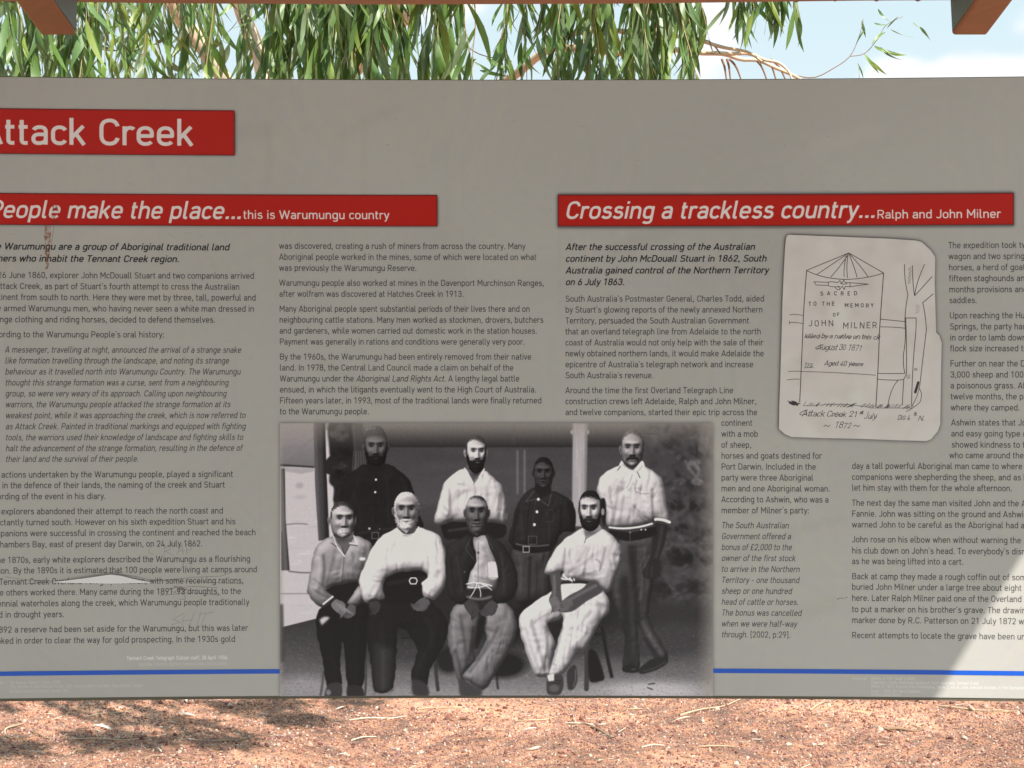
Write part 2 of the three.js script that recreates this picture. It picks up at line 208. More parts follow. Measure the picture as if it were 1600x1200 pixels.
// ---------------------------------------------------------------- the print, laid out in millimetres on the bowed sheet
// Every line: [text, left, baseline, right (0 = natural width)] as measured on the sheet before its bow is taken out.
const COPY = {
  lead: [
    ['The Warumungu are a group of Aboriginal traditional land', -23, 390.5, 358.5], ['owners who inhabit the Tennant Creek region.', -23, 409.1, 280.4],
    ['After the successful crossing of the Australian', 883.4, 390.6, 1179.8], ['continent by John McDouall Stuart in 1862, South', 883.4, 408.9, 1197.8],
    ['Australia gained control of the Northern Territory', 883.4, 427.2, 1201.1], ['on 6 July 1863.', 883.4, 445.5, 976]],
  body: [
    ['On 26 June 1860, explorer John McDouall Stuart and two companions arrived', -22, 435, 397.4], ["at Attack Creek, as part of Stuart's fourth attempt to cross the Australian", -22, 452.1, 374.6],
    ['continent from south to north. Here they were met by three, tall, powerful and', -22, 469.3, 400.2], ['fully armed Warumungu men, who having never seen a white man dressed in', -22, 486.7, 397.4],
    ['strange clothing and riding horses, decided to defend themselves.', -22, 503.9, 337], ["According to the Warumungu People's oral history:", -22, 527.2, 257.3],
    ['The actions undertaken by the Warumungu people, played a significant', -22, 745.7, 364.7], ['role in the defence of their lands, the naming of the creek and Stuart', -22, 762.3, 352],
    ['recording of the event in his diary.', -22, 780, 166], ['The explorers abandoned their attempt to reach the north coast and', -22, 803, 349],
    ['reluctantly turned south. However on his sixth expedition Stuart and his', -22, 820, 368.4], ['companions were successful in crossing the continent and reached the beach', -22, 837, 400],
    ['at Chambers Bay, east of present day Darwin, on 24 July 1862.', -22, 854.5, 317], ['In the 1870s, early white explorers described the Warumungu as a flourishing', -22, 878.5, 391.5],
    ['station. By the 1890s it is estimated that 100 people were living at camps around', -22, 895, 402], ['the Tennant Creek Overland Telegraph Station, with some receiving rations,', -22, 912.3, 381],
    ['while others worked there. Many came during the 1891-93 droughts, to the', -22, 929.1, 377], ['perennial waterholes along the creek, which Warumungu people traditionally', -22, 946.3, 389.8],
    ['used in drought years.', -22, 964.6, 101], ['In 1892 a reserve had been set aside for the Warumungu, but this was later', -22, 986.8, 388],
    ['revoked in order to clear the way for gold prospecting. In the 1930s gold', -22, 1004.2, 368],
    ['was discovered, creating a rush of miners from across the country. Many', 436, 389.1, 821.4], ['Aboriginal people worked in the mines, some of which were located on what', 436, 406.2, 838.8],
    ['was previously the Warumungu Reserve.', 436, 423.3, 651.6], ['Warumungu people also worked at mines in the Davenport Murchinson Ranges,', 436, 446.7, 850.5],
    ['after wolfram was discovered at Hatches Creek in 1913.', 436.3, 463.8, 725], ['Many Aboriginal people spent substantial periods of their lives there and on', 436.5, 487.2, 828.3],
    ['neighbouring cattle stations. Many men worked as stockmen, drovers, butchers', 436.5, 504.3, 849.6], ['and gardeners, while women carried out domestic work in the station houses.', 436.6, 521.4, 839.7],
    ['Payment was generally in rations and conditions were generally very poor.', 436.8, 538.5, 820.5], ['By the 1960s, the Warumungu had been entirely removed from their native', 436.9, 562, 830.7],
    ['land. In 1978, the Central Land Council made a claim on behalf of the', 437, 579, 802.8], ['Warumungu under the |Aboriginal Land Rights Act|. A lengthy legal battle', 437, 596.1, 812.1],
    ['ensued, in which the litigants eventually went to the High Court of Australia.', 437, 613.2, 838.5], ['Fifteen years later, in 1993, most of the traditional lands were finally returned', 437, 630.3, 846.6],
    ['to the Warumungu people.', 437, 647.4, 577.2],
    ["South Australia's Postmaster General, Charles Todd, aided", 883.4, 471.3, 1194.5], ["by Stuart's glowing reports of the newly annexed Northern", 883.4, 488.4, 1192],
    ['Territory, persuaded the South Australian Government', 883.4, 505.5, 1171], ['that an overland telegraph line from Adelaide to the north', 883.4, 522.6, 1189.4],
    ['coast of Australia would not only help with the sale of their', 883.4, 539.7, 1193.3], ['newly obtained northern lands, it would make Adelaide the', 883.4, 556.8, 1194],
    ["epicentre of Australia's telegraph network and increase", 883.4, 573.9, 1177.4], ["South Australia's revenue.", 883.4, 591, 1021.7],
    ['Around the time the first Overland Telegraph Line', 883.4, 614.4, 1146.2], ['construction crews left Adelaide, Ralph and John Milner,', 883.4, 631.5, 1182.5],
    ['and twelve companions, started their epic trip across the', 883.4, 648.6, 1183.7],
    ['continent', 1127, 665.3, 1176.2], ['with a mob', 1127, 682.4, 1184.8], ['of sheep,', 1127, 699.5, 1174.5], ['horses and goats destined for', 1127, 716.6, 1284.6],
    ['Port Darwin. Included in the', 1127, 733.7, 1275.4], ['party were three Aboriginal', 1127, 750.8, 1271.3], ['men and one Aboriginal woman.', 1127, 767.9, 1297.6],
    ['According to Ashwin, who was a', 1127, 785, 1295.2], ["member of Milner's party:", 1127, 802, 1265],
    ['The expedition took two', 1481.6, 387.6, 0], ['wagon and two spring', 1482, 404.9, 0], ['horses, a herd of goats', 1482.4, 422.2, 0], ['fifteen staghounds and', 1482.7, 439.4, 0],
    ['months provisions and', 1483, 456.7, 0], ['saddles.', 1483.2, 473.6, 1527], ['Upon reaching the Hu', 1483.6, 497.4, 0], ['Springs, the party had', 1484, 514.7, 0],
    ['in order to lamb down', 1484.2, 532, 0], ['flock size increased to', 1484.3, 548.9, 0], ['Further on near the D', 1484.6, 572.6, 0], ['3,000 sheep and 100 g', 1484.8, 589.9, 0],
    ['a poisonous grass. Af', 1485, 606.9, 0], ['twelve months, the pa', 1485.2, 624, 0], ['where they camped.', 1485.4, 641.4, 1594], ['Ashwin states that Jo', 1486, 664.8, 0],
    ['and easy going type o', 1486, 682, 0], ['showed kindness to t', 1486.6, 699.4, 0], ['who came around the', 1483.2, 716, 1600],
    ['day a tall powerful Aboriginal man came to where', 1331, 732.8, 1597.8], ['companions were shepherding the sheep, and as h', 1331, 749.8, 0], ['let him stay with them for the whole afternoon.', 1331, 766.9, 1582],
    ['The next day the same man visited John and the A', 1331, 790.3, 0], ['Fannie. John was sitting on the ground and Ashwi', 1331, 807.3, 0], ['warned John to be careful as the Aboriginal had al', 1331, 824.3, 0],
    ['John rose on his elbow when without warning the', 1331, 848, 1595.8], ["his club down on John's head. To everybody's dism", 1331, 865, 0], ['as he was being lifted into a cart.', 1331, 881.8, 1506],
    ['Back at camp they made a rough coffin out of som', 1331, 905.2, 0], ['buried John Milner under a large tree about eight', 1331, 922.2, 1596.7], ['here. Later Ralph Milner paid one of the Overland', 1331, 939.6, 1596.7],
    ["to put a marker on his brother's grave. The drawin", 1331, 956.6, 0], ['marker done by R.C. Patterson on 21 July 1872 wh', 1331, 973.6, 0], ['Recent attempts to locate the grave have been uns', 1331, 997.3, 0]],
  quote: [
    ['A messenger, travelling at night, announced the arrival of a strange snake', 7.5, 551.1, 376.8], ['like formation travelling through the landscape, and noting its strange', 7.6, 568, 358],
    ['behaviour as it travelled north into Warumungu Country. The Warumungu', 7.8, 585.2, 376], ['thought this strange formation was a curse, sent from a neighbouring', 7.9, 602.3, 357.2],
    ['group, so were very weary of its approach. Calling upon neighbouring', 8, 619.4, 354], ['warriors, the Warumungu people attacked the strange formation at its', 8.2, 636.3, 360.2],
    ['weakest point, while it was approaching the creek, which is now referred to', 8.3, 653.4, 383.9], ['as Attack Creek. Painted in traditional markings and equipped with fighting', 8.3, 670.6, 383.9],
    ['tools, the warriors used their knowledge of landscape and fighting skills to', 8.4, 687.7, 380], ['halt the advancement of the strange formation, resulting in the defence of', 8.5, 704.6, 378.8],
    ['their land and the survival of their people.', 8.5, 721.5, 216.8],
    ['The South Australian', 1127, 825.3, 1232.6], ['Government offered a', 1127, 842.4, 1236], ['bonus of \u00a32,000 to the', 1127, 859.5, 1237.4], ['owner of the first stock', 1127, 876.6, 1243],
    ['to arrive in the Northern', 1127, 893.7, 1249.7], ['Territory - one thousand', 1127, 910.8, 1249], ['sheep or one hundred', 1127, 927.9, 1237.4], ['head of cattle or horses.', 1127, 945, 1247.7],
    ['The bonus was cancelled', 1127, 962, 1252.5], ['when we were half-way', 1127, 979.1, 1245.3], ['through. |[2002, p:29].', 1127, 996, 1236]],
  fine: [
    ['Tennant Creek Telegraph Station staff, 28 April 1906.', 198, 1030.6, 357, 0.085, 12, 0.75], ['Bradshaw Collection, Northern Territory Library, PH0751/0005.', 217, 1039.5, 356, 0.07, 8, 0.38],
    ['Sources:', -24, 1068.6, 9, 0.07, 8, 0.4], ['All Annual Report Fields, 2005', 16, 1068.4, 95, 0.07, 8, 0.42], ['The Journals of John McDouall Stuart, 1865. Second edition, Saunders, Otley and Co., London', 16, 1074, 223, 0.07, 8, 0.42],
    ['Northern Territory Dictionary, Darwin 1990', 15, 1081.8, 107, 0.07, 8, 0.42],
    ['References:', 1332, 1062, 1355, 0.065, 8, 0.42], ['Ashwin, A. 1927, South to North', 1361, 1062.2, 1430, 0.068, 8, 0.5], ['Chambers, Trove. Historical Society of South Australia. Tennant Creek', 1361, 1069, 1530, 0.068, 8, 0.5],
    ['Milner, R. 1872, A Letter from Overlanding, Series 2, vol. 8, June, Adelaide Archives. In The Overlanders', 1361, 1075.6, 1605, 0.068, 8, 0.5], ['Stuart, J. 1865, The Tale of Explorers', 1361, 1082, 1438, 0.068, 8, 0.5], ['Territory Library Service', 1361, 1087.6, 1408, 0.068, 8, 0.5]],
};
// ---------------------------------------------------------------- the print of the old group photograph
function drawGroupPhoto() {
  const S = 0.56, W = Math.round(1844 * S), H = Math.round(1161 * S), cv = document.createElement('canvas'); cv.width = W; cv.height = H;
  const c = cv.getContext('2d'), rnd = rng(77);
  const tone = (t, a = 1) => `rgba(${Math.round(t)},${Math.round(t * 0.98)},${Math.round(t * 0.985 + 2)},${a})`;
  c.scale(S, S); c.translate(-22, -30);
  const P = (s) => new Path2D(s);
  // smooth closed curve through points
  function blob(pts, k = 0.5) {
    const p = new Path2D(), n = pts.length; p.moveTo(...pts[0]);
    for (let i = 0; i < n; i++) {
      const a = pts[(i + n - 1) % n], b = pts[i], d = pts[(i + 1) % n], e = pts[(i + 2) % n], q = k / 3;
      p.bezierCurveTo(b[0] + (d[0] - a[0]) * q, b[1] + (d[1] - a[1]) * q, d[0] - (e[0] - b[0]) * q, d[1] - (e[1] - b[1]) * q, d[0], d[1]);
    }
    p.closePath(); p.pts = pts; const X = pts.map((q) => q[0]), Y = pts.map((q) => q[1]); p.box = [Math.min(...X), Math.min(...Y), Math.max(...X), Math.max(...Y)]; return p;
  }
  const pairs = (s) => s.trim().split(/\s+/).map((t) => t.split(',').map(Number));
  const Z = (s, dx = 0) => blob(pairs(s).map(([x, y]) => [x + dx, y]), 0.4);
  const fill = (p, t, blur = 1.5, a = 1) => { c.save(); if (blur * S > 0.75) c.filter = `blur(${blur * S}px)`; c.fillStyle = tone(t, a); c.fill(p); c.restore(); };
  const line = (p, w, t, blur = 1, a = 1) => { c.save(); if (blur * S > 0.75) c.filter = `blur(${blur * S}px)`; c.strokeStyle = tone(t, a); c.lineWidth = w; c.lineCap = 'round'; c.lineJoin = 'round'; c.stroke(p); c.restore(); };
  const spot = (x, y, rx, ry, t, blur = 4, a = 1, rot = 0) => {   // a soft-edged ellipse
    const m = Math.min(rx, ry), e = Math.min(0.95, blur / Math.max(m, 1)), k = 1 + e * 0.7, g = c.createRadialGradient(0, 0, 0, 0, 0, 1);
    g.addColorStop(0, tone(t, a)); g.addColorStop(Math.max(0, (1 - e) / k), tone(t, a)); g.addColorStop((1 - e * 0.1) / k * 0.92, tone(t, a * 0.42)); g.addColorStop(1, tone(t, 0));
    c.save(); c.translate(x, y); c.rotate(rot); c.scale(rx * k, ry * k); c.fillStyle = g; c.fillRect(-1, -1, 2, 2); c.restore();
  };
  const within = (p, f) => { c.save(); c.clip(p); f(); c.restore(); };
  const grad = (x0, y0, x1, y1, stops, p) => { const g = c.createLinearGradient(x0, y0, x1, y1); stops.forEach(([o, t, a]) => g.addColorStop(o, tone(t, a))); c.save(); c.fillStyle = g; if (p) c.fill(p); else c.fillRect(0, 0, 1900, 1220); c.restore(); };
  const patchy = (x, y, a, b, t, al = 0.8) => { for (let i = 0; i < 22; i++) { const q = rnd() * 6.3, d = Math.sqrt(rnd()) * 0.85; spot(x + Math.cos(q) * a * d, y + Math.sin(q) * b * d, a * (0.16 + rnd() * 0.3), b * (0.16 + rnd() * 0.3), t * (0.8 + rnd() * 0.5), 5, al * 0.5, rnd() * 2 - 1); } };
  // cloth: a filled shape with soft folds and a shaded side
  function ragged(q) {   // the same outline with the small bulges and nicks of worn cloth
    const n = q.pts.length, out = [];
    for (let i = 0; i < n; i++) { const a = q.pts[(i + n - 1) % n], b = q.pts[i], d = q.pts[(i + 1) % n], e = q.pts[(i + 2) % n], L = Math.hypot(d[0] - b[0], d[1] - b[1]), m = Math.max(1, Math.round(L / 17));
      for (let k = 0; k < m; k++) { const s = k / m, h = 0.38, f = (v) => { const t1 = (d[v] - a[v]) * h, t2 = (e[v] - b[v]) * h, s2 = s * s, s3 = s2 * s; return (2 * s3 - 3 * s2 + 1) * b[v] + (s3 - 2 * s2 + s) * t1 + (3 * s2 - 2 * s3) * d[v] + (s3 - s2) * t2; }; out.push([f(0) + (rnd() - 0.5) * 4.6, f(1) + (rnd() - 0.5) * 4.6]); } }
    return blob(out, 0.6);
  }
  // a garment: its outline is puffed up like a cushion, creased by noise, and lit from the upper left
  const gauss = (x, s) => Math.exp(-(x / s) * (x / s)), ss = (e0, e1, v) => { const q = Math.min(1, Math.max(0, (v - e0) / (e1 - e0))); return q * q * (3 - 2 * q); };
  function boxBlur(src, w, h, r) {
    const tmp = new Float32Array(w * h), out = new Float32Array(w * h), n = 2 * r + 1;
    for (let y = 0; y < h; y++) { let s = 0; for (let x = -r; x < w + r; x++) { if (x + r < w && x + r >= 0) s += src[y * w + x + r]; if (x - r - 1 >= 0 && x - r - 1 < w) s -= src[y * w + x - r - 1]; if (x >= 0 && x < w) tmp[y * w + x] = s / n; } }
    for (let x = 0; x < w; x++) { let s = 0; for (let y = -r; y < h + r; y++) { if (y + r < h && y + r >= 0) s += tmp[(y + r) * w + x]; if (y - r - 1 >= 0 && y - r - 1 < h) s -= tmp[(y - r - 1) * w + x]; if (y >= 0 && y < h) out[y * w + x] = s / n; } }
    return out;
  }
  const devX = (x) => (x - 22) * S, devY = (y) => (y - 30) * S;
  let lot = 0;
  function cloth(q, t, folds = [], shade = 0.72, crease = 0.17) {
    const p = ragged(q), m = 8, x0 = Math.floor(devX(p.box[0])) - m, y0 = Math.floor(devY(p.box[1])) - m, w = Math.ceil(devX(p.box[2])) + m - x0, h = Math.ceil(devY(p.box[3])) + m - y0, id = (lot += 7.31);
    const k = document.createElement('canvas'); k.width = w; k.height = h; const kc = k.getContext('2d'); kc.translate(-x0, -y0); kc.scale(S, S); kc.translate(-22, -30); kc.filter = 'blur(0.7px)'; kc.fillStyle = '#fff'; kc.fill(p);
    // the creases that were seen, pressed into a second layer of grey
    const f = document.createElement('canvas'); f.width = w; f.height = h; const fc = f.getContext('2d'); fc.fillStyle = 'rgb(128,128,128)'; fc.fillRect(0, 0, w, h); fc.translate(-x0, -y0); fc.scale(S, S); fc.translate(-22, -30); fc.lineCap = 'round';
    for (const [s, wd, g, bl = 5] of folds) { fc.filter = `blur(${Math.max(0.8, bl * 0.45)}px)`; const v = Math.round(128 + (g > 1 ? 70 * Math.min(1, (g - 1) * 2) : -128 * Math.min(0.8, (1 - g) * 1.5))); fc.strokeStyle = `rgba(${v},${v},${v},0.8)`; fc.lineWidth = wd; fc.stroke(P(s)); }
    const im = kc.getImageData(0, 0, w, h), d = im.data, fd = fc.getImageData(0, 0, w, h).data, mask = new Float32Array(w * h), ht = new Float32Array(w * h);
    for (let i = 0; i < w * h; i++) mask[i] = d[i * 4 + 3] / 255;
    const b1 = boxBlur(boxBlur(mask, w, h, 5), w, h, 5), b2 = boxBlur(boxBlur(mask, w, h, 15), w, h, 15);
    for (let y = 0; y < h; y++) for (let x = 0; x < w; x++) {
      const X = (x + x0) / S, Y = (y + y0) / S, wx = X + 26 * perlin.noise(X / 90, Y / 90, id), wy = Y + 20 * perlin.noise(X / 80 + 9, Y / 80, id);
      const r1 = 1 - perlin.noise(wx / 30, wy / 84, id) ** 2 * 5, r2 = 1 - perlin.noise(wx / 64 + wy / 90, wy / 44 - wx / 120, id + 3) ** 2 * 5, r3 = perlin.noise(wx / 11, wy / 17, id + 5);
      ht[y * w + x] = b1[y * w + x] * 7 + b2[y * w + x] * 18 + crease * (r1 * 4.4 + r2 * 3.2 + r3 * 0.7);
    }
    for (let y = 1; y < h - 1; y++) for (let x = 1; x < w - 1; x++) {
      const i = y * w + x; if (mask[i] < 0.01) continue;
      const nx = (ht[i - 1] - ht[i + 1]) * 0.62, ny = (ht[i - w] - ht[i + w]) * 0.62, n = 1 / Math.hypot(nx, ny, 1), lam = Math.max(0, (-0.36 * nx - 0.62 * ny + 0.70) * n);
      const v = t * (0.42 + 0.76 * lam) * (0.62 + 0.38 * b1[i]) * (0.42 + 0.58 * fd[i * 4] / 128) * (1 + (fd[i * 4] - 128) / 128 * 0.14), g = Math.min(252, v);
      d[i * 4] = g; d[i * 4 + 1] = g * 0.98; d[i * 4 + 2] = g * 0.985 + 2;
    }
    kc.putImageData(im, 0, 0); c.save(); c.setTransform(1, 0, 0, 1, 0, 0); c.drawImage(k, x0, y0); c.restore();
  }
  const R = 927.7;
  // --- backdrop
  grad(0, 30, 0, 560, [[0, 104], [0.12, 62], [0.19, 46], [0.2, 76], [0.6, 84], [1, 60]]);
  for (let i = 0; i < 26; i++) line(P(`M${480 + rnd() * 1100} ${150 + rnd() * 330}q${60 + rnd() * 80} ${-8 + rnd() * 16} ${150 + rnd() * 160} ${-14 + rnd() * 28}`), 10 + rnd() * 16, rnd() < 0.5 ? 66 : 100, 12, 0.25);
  for (const x of [106, 136]) line(P(`M${R + x} 146V330`), 6, 138, 3, 0.8);
  line(P(`M${R + 90} 40V120`), 8, 74, 5, 0.7);
  // --- rubble wall at the right
  c.save(); { const wall = P(`M${R + 640} 30H1900V830H${R + 640}Z`); fill(wall, 76, 14); within(wall, () => {
    for (let i = 0; i < 420; i++) spot(R + 640 + rnd() * 320, 40 + rnd() * 780, 6 + rnd() * 30, 4 + rnd() * 14, 40 + rnd() * 62, 6, 0.5, rnd() * 3);
    for (const [x, y, a, b, t] of [[795, 600, 66, 42, 26], [790, 380, 34, 26, 34], [880, 375, 46, 30, 34], [805, 475, 30, 22, 34], [910, 500, 26, 22, 30], [915, 615, 34, 24, 28], [720, 745, 46, 34, 26], [850, 730, 86, 36, 34], [915, 560, 30, 18, 40], [760, 125, 50, 32, 52], [700, 640, 26, 50, 30]]) patchy(R + x, y, a, b, t);
    for (const [x, y, a, b, t] of [[860, 215, 36, 34, 118], [900, 120, 26, 60, 108], [870, 280, 30, 14, 124], [800, 280, 40, 20, 92], [740, 310, 40, 14, 96], [830, 545, 90, 10, 88], [850, 665, 70, 12, 84], [730, 510, 30, 12, 88]]) patchy(R + x, y, a, b, t, 0.5);
    line(P(`M${R + 860} 200q40 40 -10 76M${R + 820} 190q30 60 70 90`), 8, 136, 4, 0.6);
  }); } c.restore();
  // --- open yard at the left, under the raised flap
  fill(P('M0 215H240V920H0Z'), 176, 3);
  for (let i = 0; i < 34; i++) spot(40 + rnd() * 180, 420 + rnd() * 420, 12 + rnd() * 40, 2 + rnd() * 5, 164 + rnd() * 32, 4, 0.5);
  spot(105, 295, 18, 14, 152, 6, 0.8); spot(108, 345, 26, 10, 162, 6, 0.8); line(P('M48 462q40 -8 90 -2'), 4, 96, 1.5, 0.8); line(P('M22 755H190'), 3, 88, 1.5, 0.8); line(P('M60 660q60 8 90 6'), 4, 60, 1.5, 0.8);
  fill(P('M0 20H230V212L165 220L22 208Z'), 138, 2); grad(0, 30, 0, 215, [[0, 150, 0.3], [1, 96, 0.5]], P('M0 20H230V212L165 220L22 208Z'));
  for (let i = 0; i < 9; i++) line(P(`M${22 + i * 14} ${190 - i * 6}q60 ${-40 - rnd() * 40} 150 ${-90 - rnd() * 40}`), 5, 112 + rnd() * 40, 5, 0.4);
  line(P('M22 207L165 217'), 6, 54, 1.5); fill(P('M44 220L165 222V236L112 246L44 234Z'), 156, 2);
  // posts and hanging gear
  fill(P('M214 60H250V520H214Z'), 182, 2); fill(Z('232,30 340,30 345,160 330,240 320,330 300,370 250,362 256,310 232,280 236,200 232,140'), 42, 3);
  for (const [x, y, a, b, t] of [[275, 75, 40, 40, 70], [285, 160, 44, 30, 26], [280, 215, 40, 14, 62], [275, 255, 40, 26, 24], [280, 320, 24, 34, 34]]) patchy(x, y, a, b, t, 0.9);
  fill(Z('214,196 238,170 246,200 240,246 216,240'), 44, 2);
  fill(P('M330 30H374L392 330H350Z'), 66, 3); line(P('M332 40L352 300'), 5, 98, 3, 0.7); for (let i = 0; i < 5; i++) line(P(`M${336 + i * 10} 150L${330 + i * 12} 226`), 3, 120, 1.5, 0.7);
  { const p = P('M165 25H213L219 230L231 525L186 530L172 300Z'); fill(p, 76, 1.5); within(p, () => { line(P('M214 25L224 530'), 22, 34, 6, 0.9); line(P('M170 25L186 530'), 12, 108, 5, 0.8); }); }
  { const p = P('M24 222H42L46 440L63 656H28Z'); fill(p, 104, 1.5); within(p, () => { line(P('M42 222L62 660'), 14, 52, 4, 0.9); line(P('M24 500L30 660'), 16, 58, 5, 0.9); }); }
  // --- ground: sunlit strip, then the verandah's shade and the swept gravel
  grad(0, 830, 0, 1191, [[0, 56], [0.35, 74], [0.7, 104], [1, 140]], P('M0 905L190 858H1900V1220H0Z'));
  fill(P(`M300 560H${R + 700}V1000H300Z`), 40, 30); fill(P(`M${R + 660} 790H1900V880H${R + 500}Z`), 54, 24);
  spot(R + 690, 960, 260, 80, 66, 30, 0.9); spot(700, 1000, 520, 70, 66, 34, 0.8); spot(R + 680, 1168, 260, 44, 168, 24, 0.9); spot(120, 1150, 130, 50, 142, 24, 0.9); spot(640, 1180, 300, 30, 138, 18, 0.8); fill(P('M0 800H34L40 1040L22 1050Z'), 56, 4);
  for (let i = 0; i < 5200; i++) { const y = 900 + rnd() * 290, x = 22 + rnd() * 1850; spot(x, y, 1.5 + rnd() * 4, 1 + rnd() * 1.6, rnd() < 0.55 ? 44 + (y - 900) * 0.16 : 104 + (y - 900) * 0.26, 1, 0.34); }
  line(P(`M${R + 665} 1142l26 -4M${R + 660} 1156l22 8`), 4, 50, 1);
  // --- the pole behind the back row
  { const p = P(`M${R + 342} 30H${R + 405}L${R + 400} 280L${R + 392} 470H${R + 338}Z`); fill(p, 156, 2.5); within(p, () => { for (let i = 0; i < 12; i++) line(P(`M${R + 346 + rnd() * 50} ${40 + rnd() * 240}v${60 + rnd() * 130}`), 3, 136 + rnd() * 50, 2, 0.6); line(P(`M${R + 402} 30L${R + 396} 470`), 14, 118, 4, 0.8); }); spot(R + 338, 68, 7, 11, 150, 1.5); spot(R + 407, 68, 7, 11, 140, 1.5); }
  // --- heads: a small relief (skull, brow, sockets, nose, lips, beard) lit like the clothes. v runs from the eyes (0) to the chin (1), u to the sides
  function head(cx, ey, he, wid, t, o) {
    const { crown = -0.95, turn = 0, hair = 60, line: hl = -0.55, beard = 0, long = 1.04, lip = 0, brow = t * 0.35, fore = 1, side = 0.8 } = o, id = (lot += 3.7);
    for (const s of [-1, 1]) { const fx = cx + s * wid * 0.515 - turn * wid * 0.3; spot(fx, ey + he * 0.12, wid * 0.07, he * 0.24, t * (s < 0 ? 0.9 : 0.62), 2, 1, s * 0.14); spot(fx, ey + he * 0.14, wid * 0.03, he * 0.13, t * 0.4, 2, 0.8); }
    const half = (v) => v < 0 ? Math.pow(Math.max(0, 1 - (v / crown) ** 2), 0.42) : (() => { const k = Math.min(1, Math.max(0, (long - v) / 0.34)); return Math.max(0.2, 1 - 0.07 * v - 0.27 * v * v) * Math.sqrt(1 - (1 - k) ** 2); })();
    const zf = (u, v) => {
      const hw = Math.max(0.05, half(v)), f = u - turn * 2, q = Math.min(1, Math.abs(u) / hw);
      let z = 0.85 * Math.sqrt(1 - q * q * 0.98) + 0.35 * Math.sqrt(Math.max(0, 1 - (v / 1.35) ** 2));
      const nl = ss(-0.2, 0.4, v); z += 0.34 * gauss(f, 0.10 + 0.08 * nl) * ss(-0.25, 0.36, v) * (1 - ss(0.38, 0.47, v)) + 0.07 * (gauss(f - 0.17, 0.09) + gauss(f + 0.17, 0.09)) * gauss(v - 0.37, 0.08);
      z += 0.11 * gauss(v + 0.2, 0.1) * ss(0.75, 0.4, Math.abs(f)); for (const s of [-1, 1]) { z -= 0.17 * gauss(f - s * 0.4, 0.2) * gauss(v - 0.0, 0.12); z += 0.07 * gauss(f - s * 0.4, 0.11) * gauss(v - 0.02, 0.055); z += 0.1 * gauss(f - s * 0.56, 0.24) * gauss(v - 0.3, 0.16); }
      const mo = lip > 150 || beard > 150 ? 0.15 : 1; z += mo * 0.06 * gauss(f, 0.3) * (gauss(v - 0.57, 0.05) + gauss(v - 0.69, 0.05)) - mo * 0.07 * gauss(f, 0.3) * gauss(v - 0.63, 0.03) + 0.1 * gauss(f, 0.28) * gauss(v - 0.92, 0.1);
      return z;
    };
    const x0 = Math.floor(devX(cx - wid * 0.6)), y0 = Math.floor(devY(ey + he * (crown - 0.1))), w = Math.ceil(wid * 1.2 * S), h = Math.ceil(he * (long - crown + 0.2) * S), k = document.createElement('canvas'); k.width = w; k.height = h; const kc = k.getContext('2d'), im = kc.createImageData(w, h), d = im.data, e = 0.02, asp = (wid / 2) / he;
    for (let y = 0; y < h; y++) for (let x = 0; x < w; x++) {
      const X = (x + x0 + 0.5) / S + 22, Y = (y + y0 + 0.5) / S + 30, u = (X - cx) / (wid / 2), v = (Y - ey) / he, fuzz = perlin.noise(X / 4.5, Y / 4.5, id), hair2 = perlin.noise(X / 3 + Y / 9, Y / 12, id + 2), f = u - turn * 2;
      const isHair = Math.max(ss(hl + 0.1, hl - 0.08, v - 0.3 * u * u + fuzz * 0.09 + 0.05 * Math.sin(u * 3 + id)), ss(side, side + 0.12, Math.abs(u)) * ss(0.1, -0.1, v)), hw = half(v) + (isHair > 0.5 || (beard && v > 0.4) ? fuzz * 0.09 : 0), al = Math.min(1, Math.max(0, (hw - Math.abs(u)) * wid * 0.5 * S + 0.5)); if (al <= 0 || v < crown || v > long + 0.05) continue;
      const zx = (zf(u + e, v) - zf(u - e, v)) / (2 * e), zy = (zf(u, v + e) - zf(u, v - e)) / (2 * e) * asp, n = 1 / Math.hypot(zx * 0.9, zy * 1.1, 1), lam = Math.max(0, (0.30 * zx * 0.9 + 0.62 * zy * 1.1 + 0.70) * n) ;
      let alb = t * (1 + (fore - 1) * ss(-0.1, -0.35, v)) * (1 + fuzz * 0.05), ao = 1;
      for (const s of [-1, 1]) { const g = f - s * 0.4; ao *= 1 - 0.24 * gauss(g, 0.24) * gauss(v + 0.02, 0.1); const bw = gauss(g - s * 0.03, 0.2) * gauss(v + 0.17 - 0.05 * Math.abs(g), 0.045); alb += (brow - alb) * Math.min(0.6, bw * 0.8); const ey2 = ss(1, 0.55, (g / 0.16) ** 2 + ((v - 0.005) / 0.045) ** 2); alb *= 1 - 0.6 * ey2; alb *= 1 - 0.6 * gauss(f - s * 0.1, 0.05) * gauss(v - 0.43, 0.025); }
      ao *= 1 - 0.4 * gauss(f, 0.26) * gauss(v - 0.455, 0.04); alb *= 1 - 0.3 * gauss(f, 0.24) * gauss(v - 0.63, 0.055); alb *= 1 - 0.3 * gauss(f, 0.26) * gauss(v - 0.63, 0.022);
      let cover = 0, bt = beard;
      if (beard) { const edge = 0.5 - 0.62 * ss(0.55, 0.95, Math.abs(u)) + 0.05 * fuzz, mouth = gauss(f, 0.18) * gauss(v - 0.64, 0.028); cover = Math.max(ss(edge - 0.03, edge + 0.1, v) * (0.55 + 0.45 * ss(0.66, 0.78, v + Math.abs(f) * 0.5)), gauss(v - 0.53 - 0.16 * f * f, 0.06) * ss(0.5, 0.4, Math.abs(f))) * (1 - 0.6 * mouth); }
      if (lip) { bt = lip; cover = Math.max(cover, Math.min(1, 1.7 * gauss(v - (lip > 150 ? 0.6 : 0.545) - 0.4 * f * f, lip > 150 ? 0.115 : 0.085) * ss(0.62, 0.46, Math.abs(f)))); }
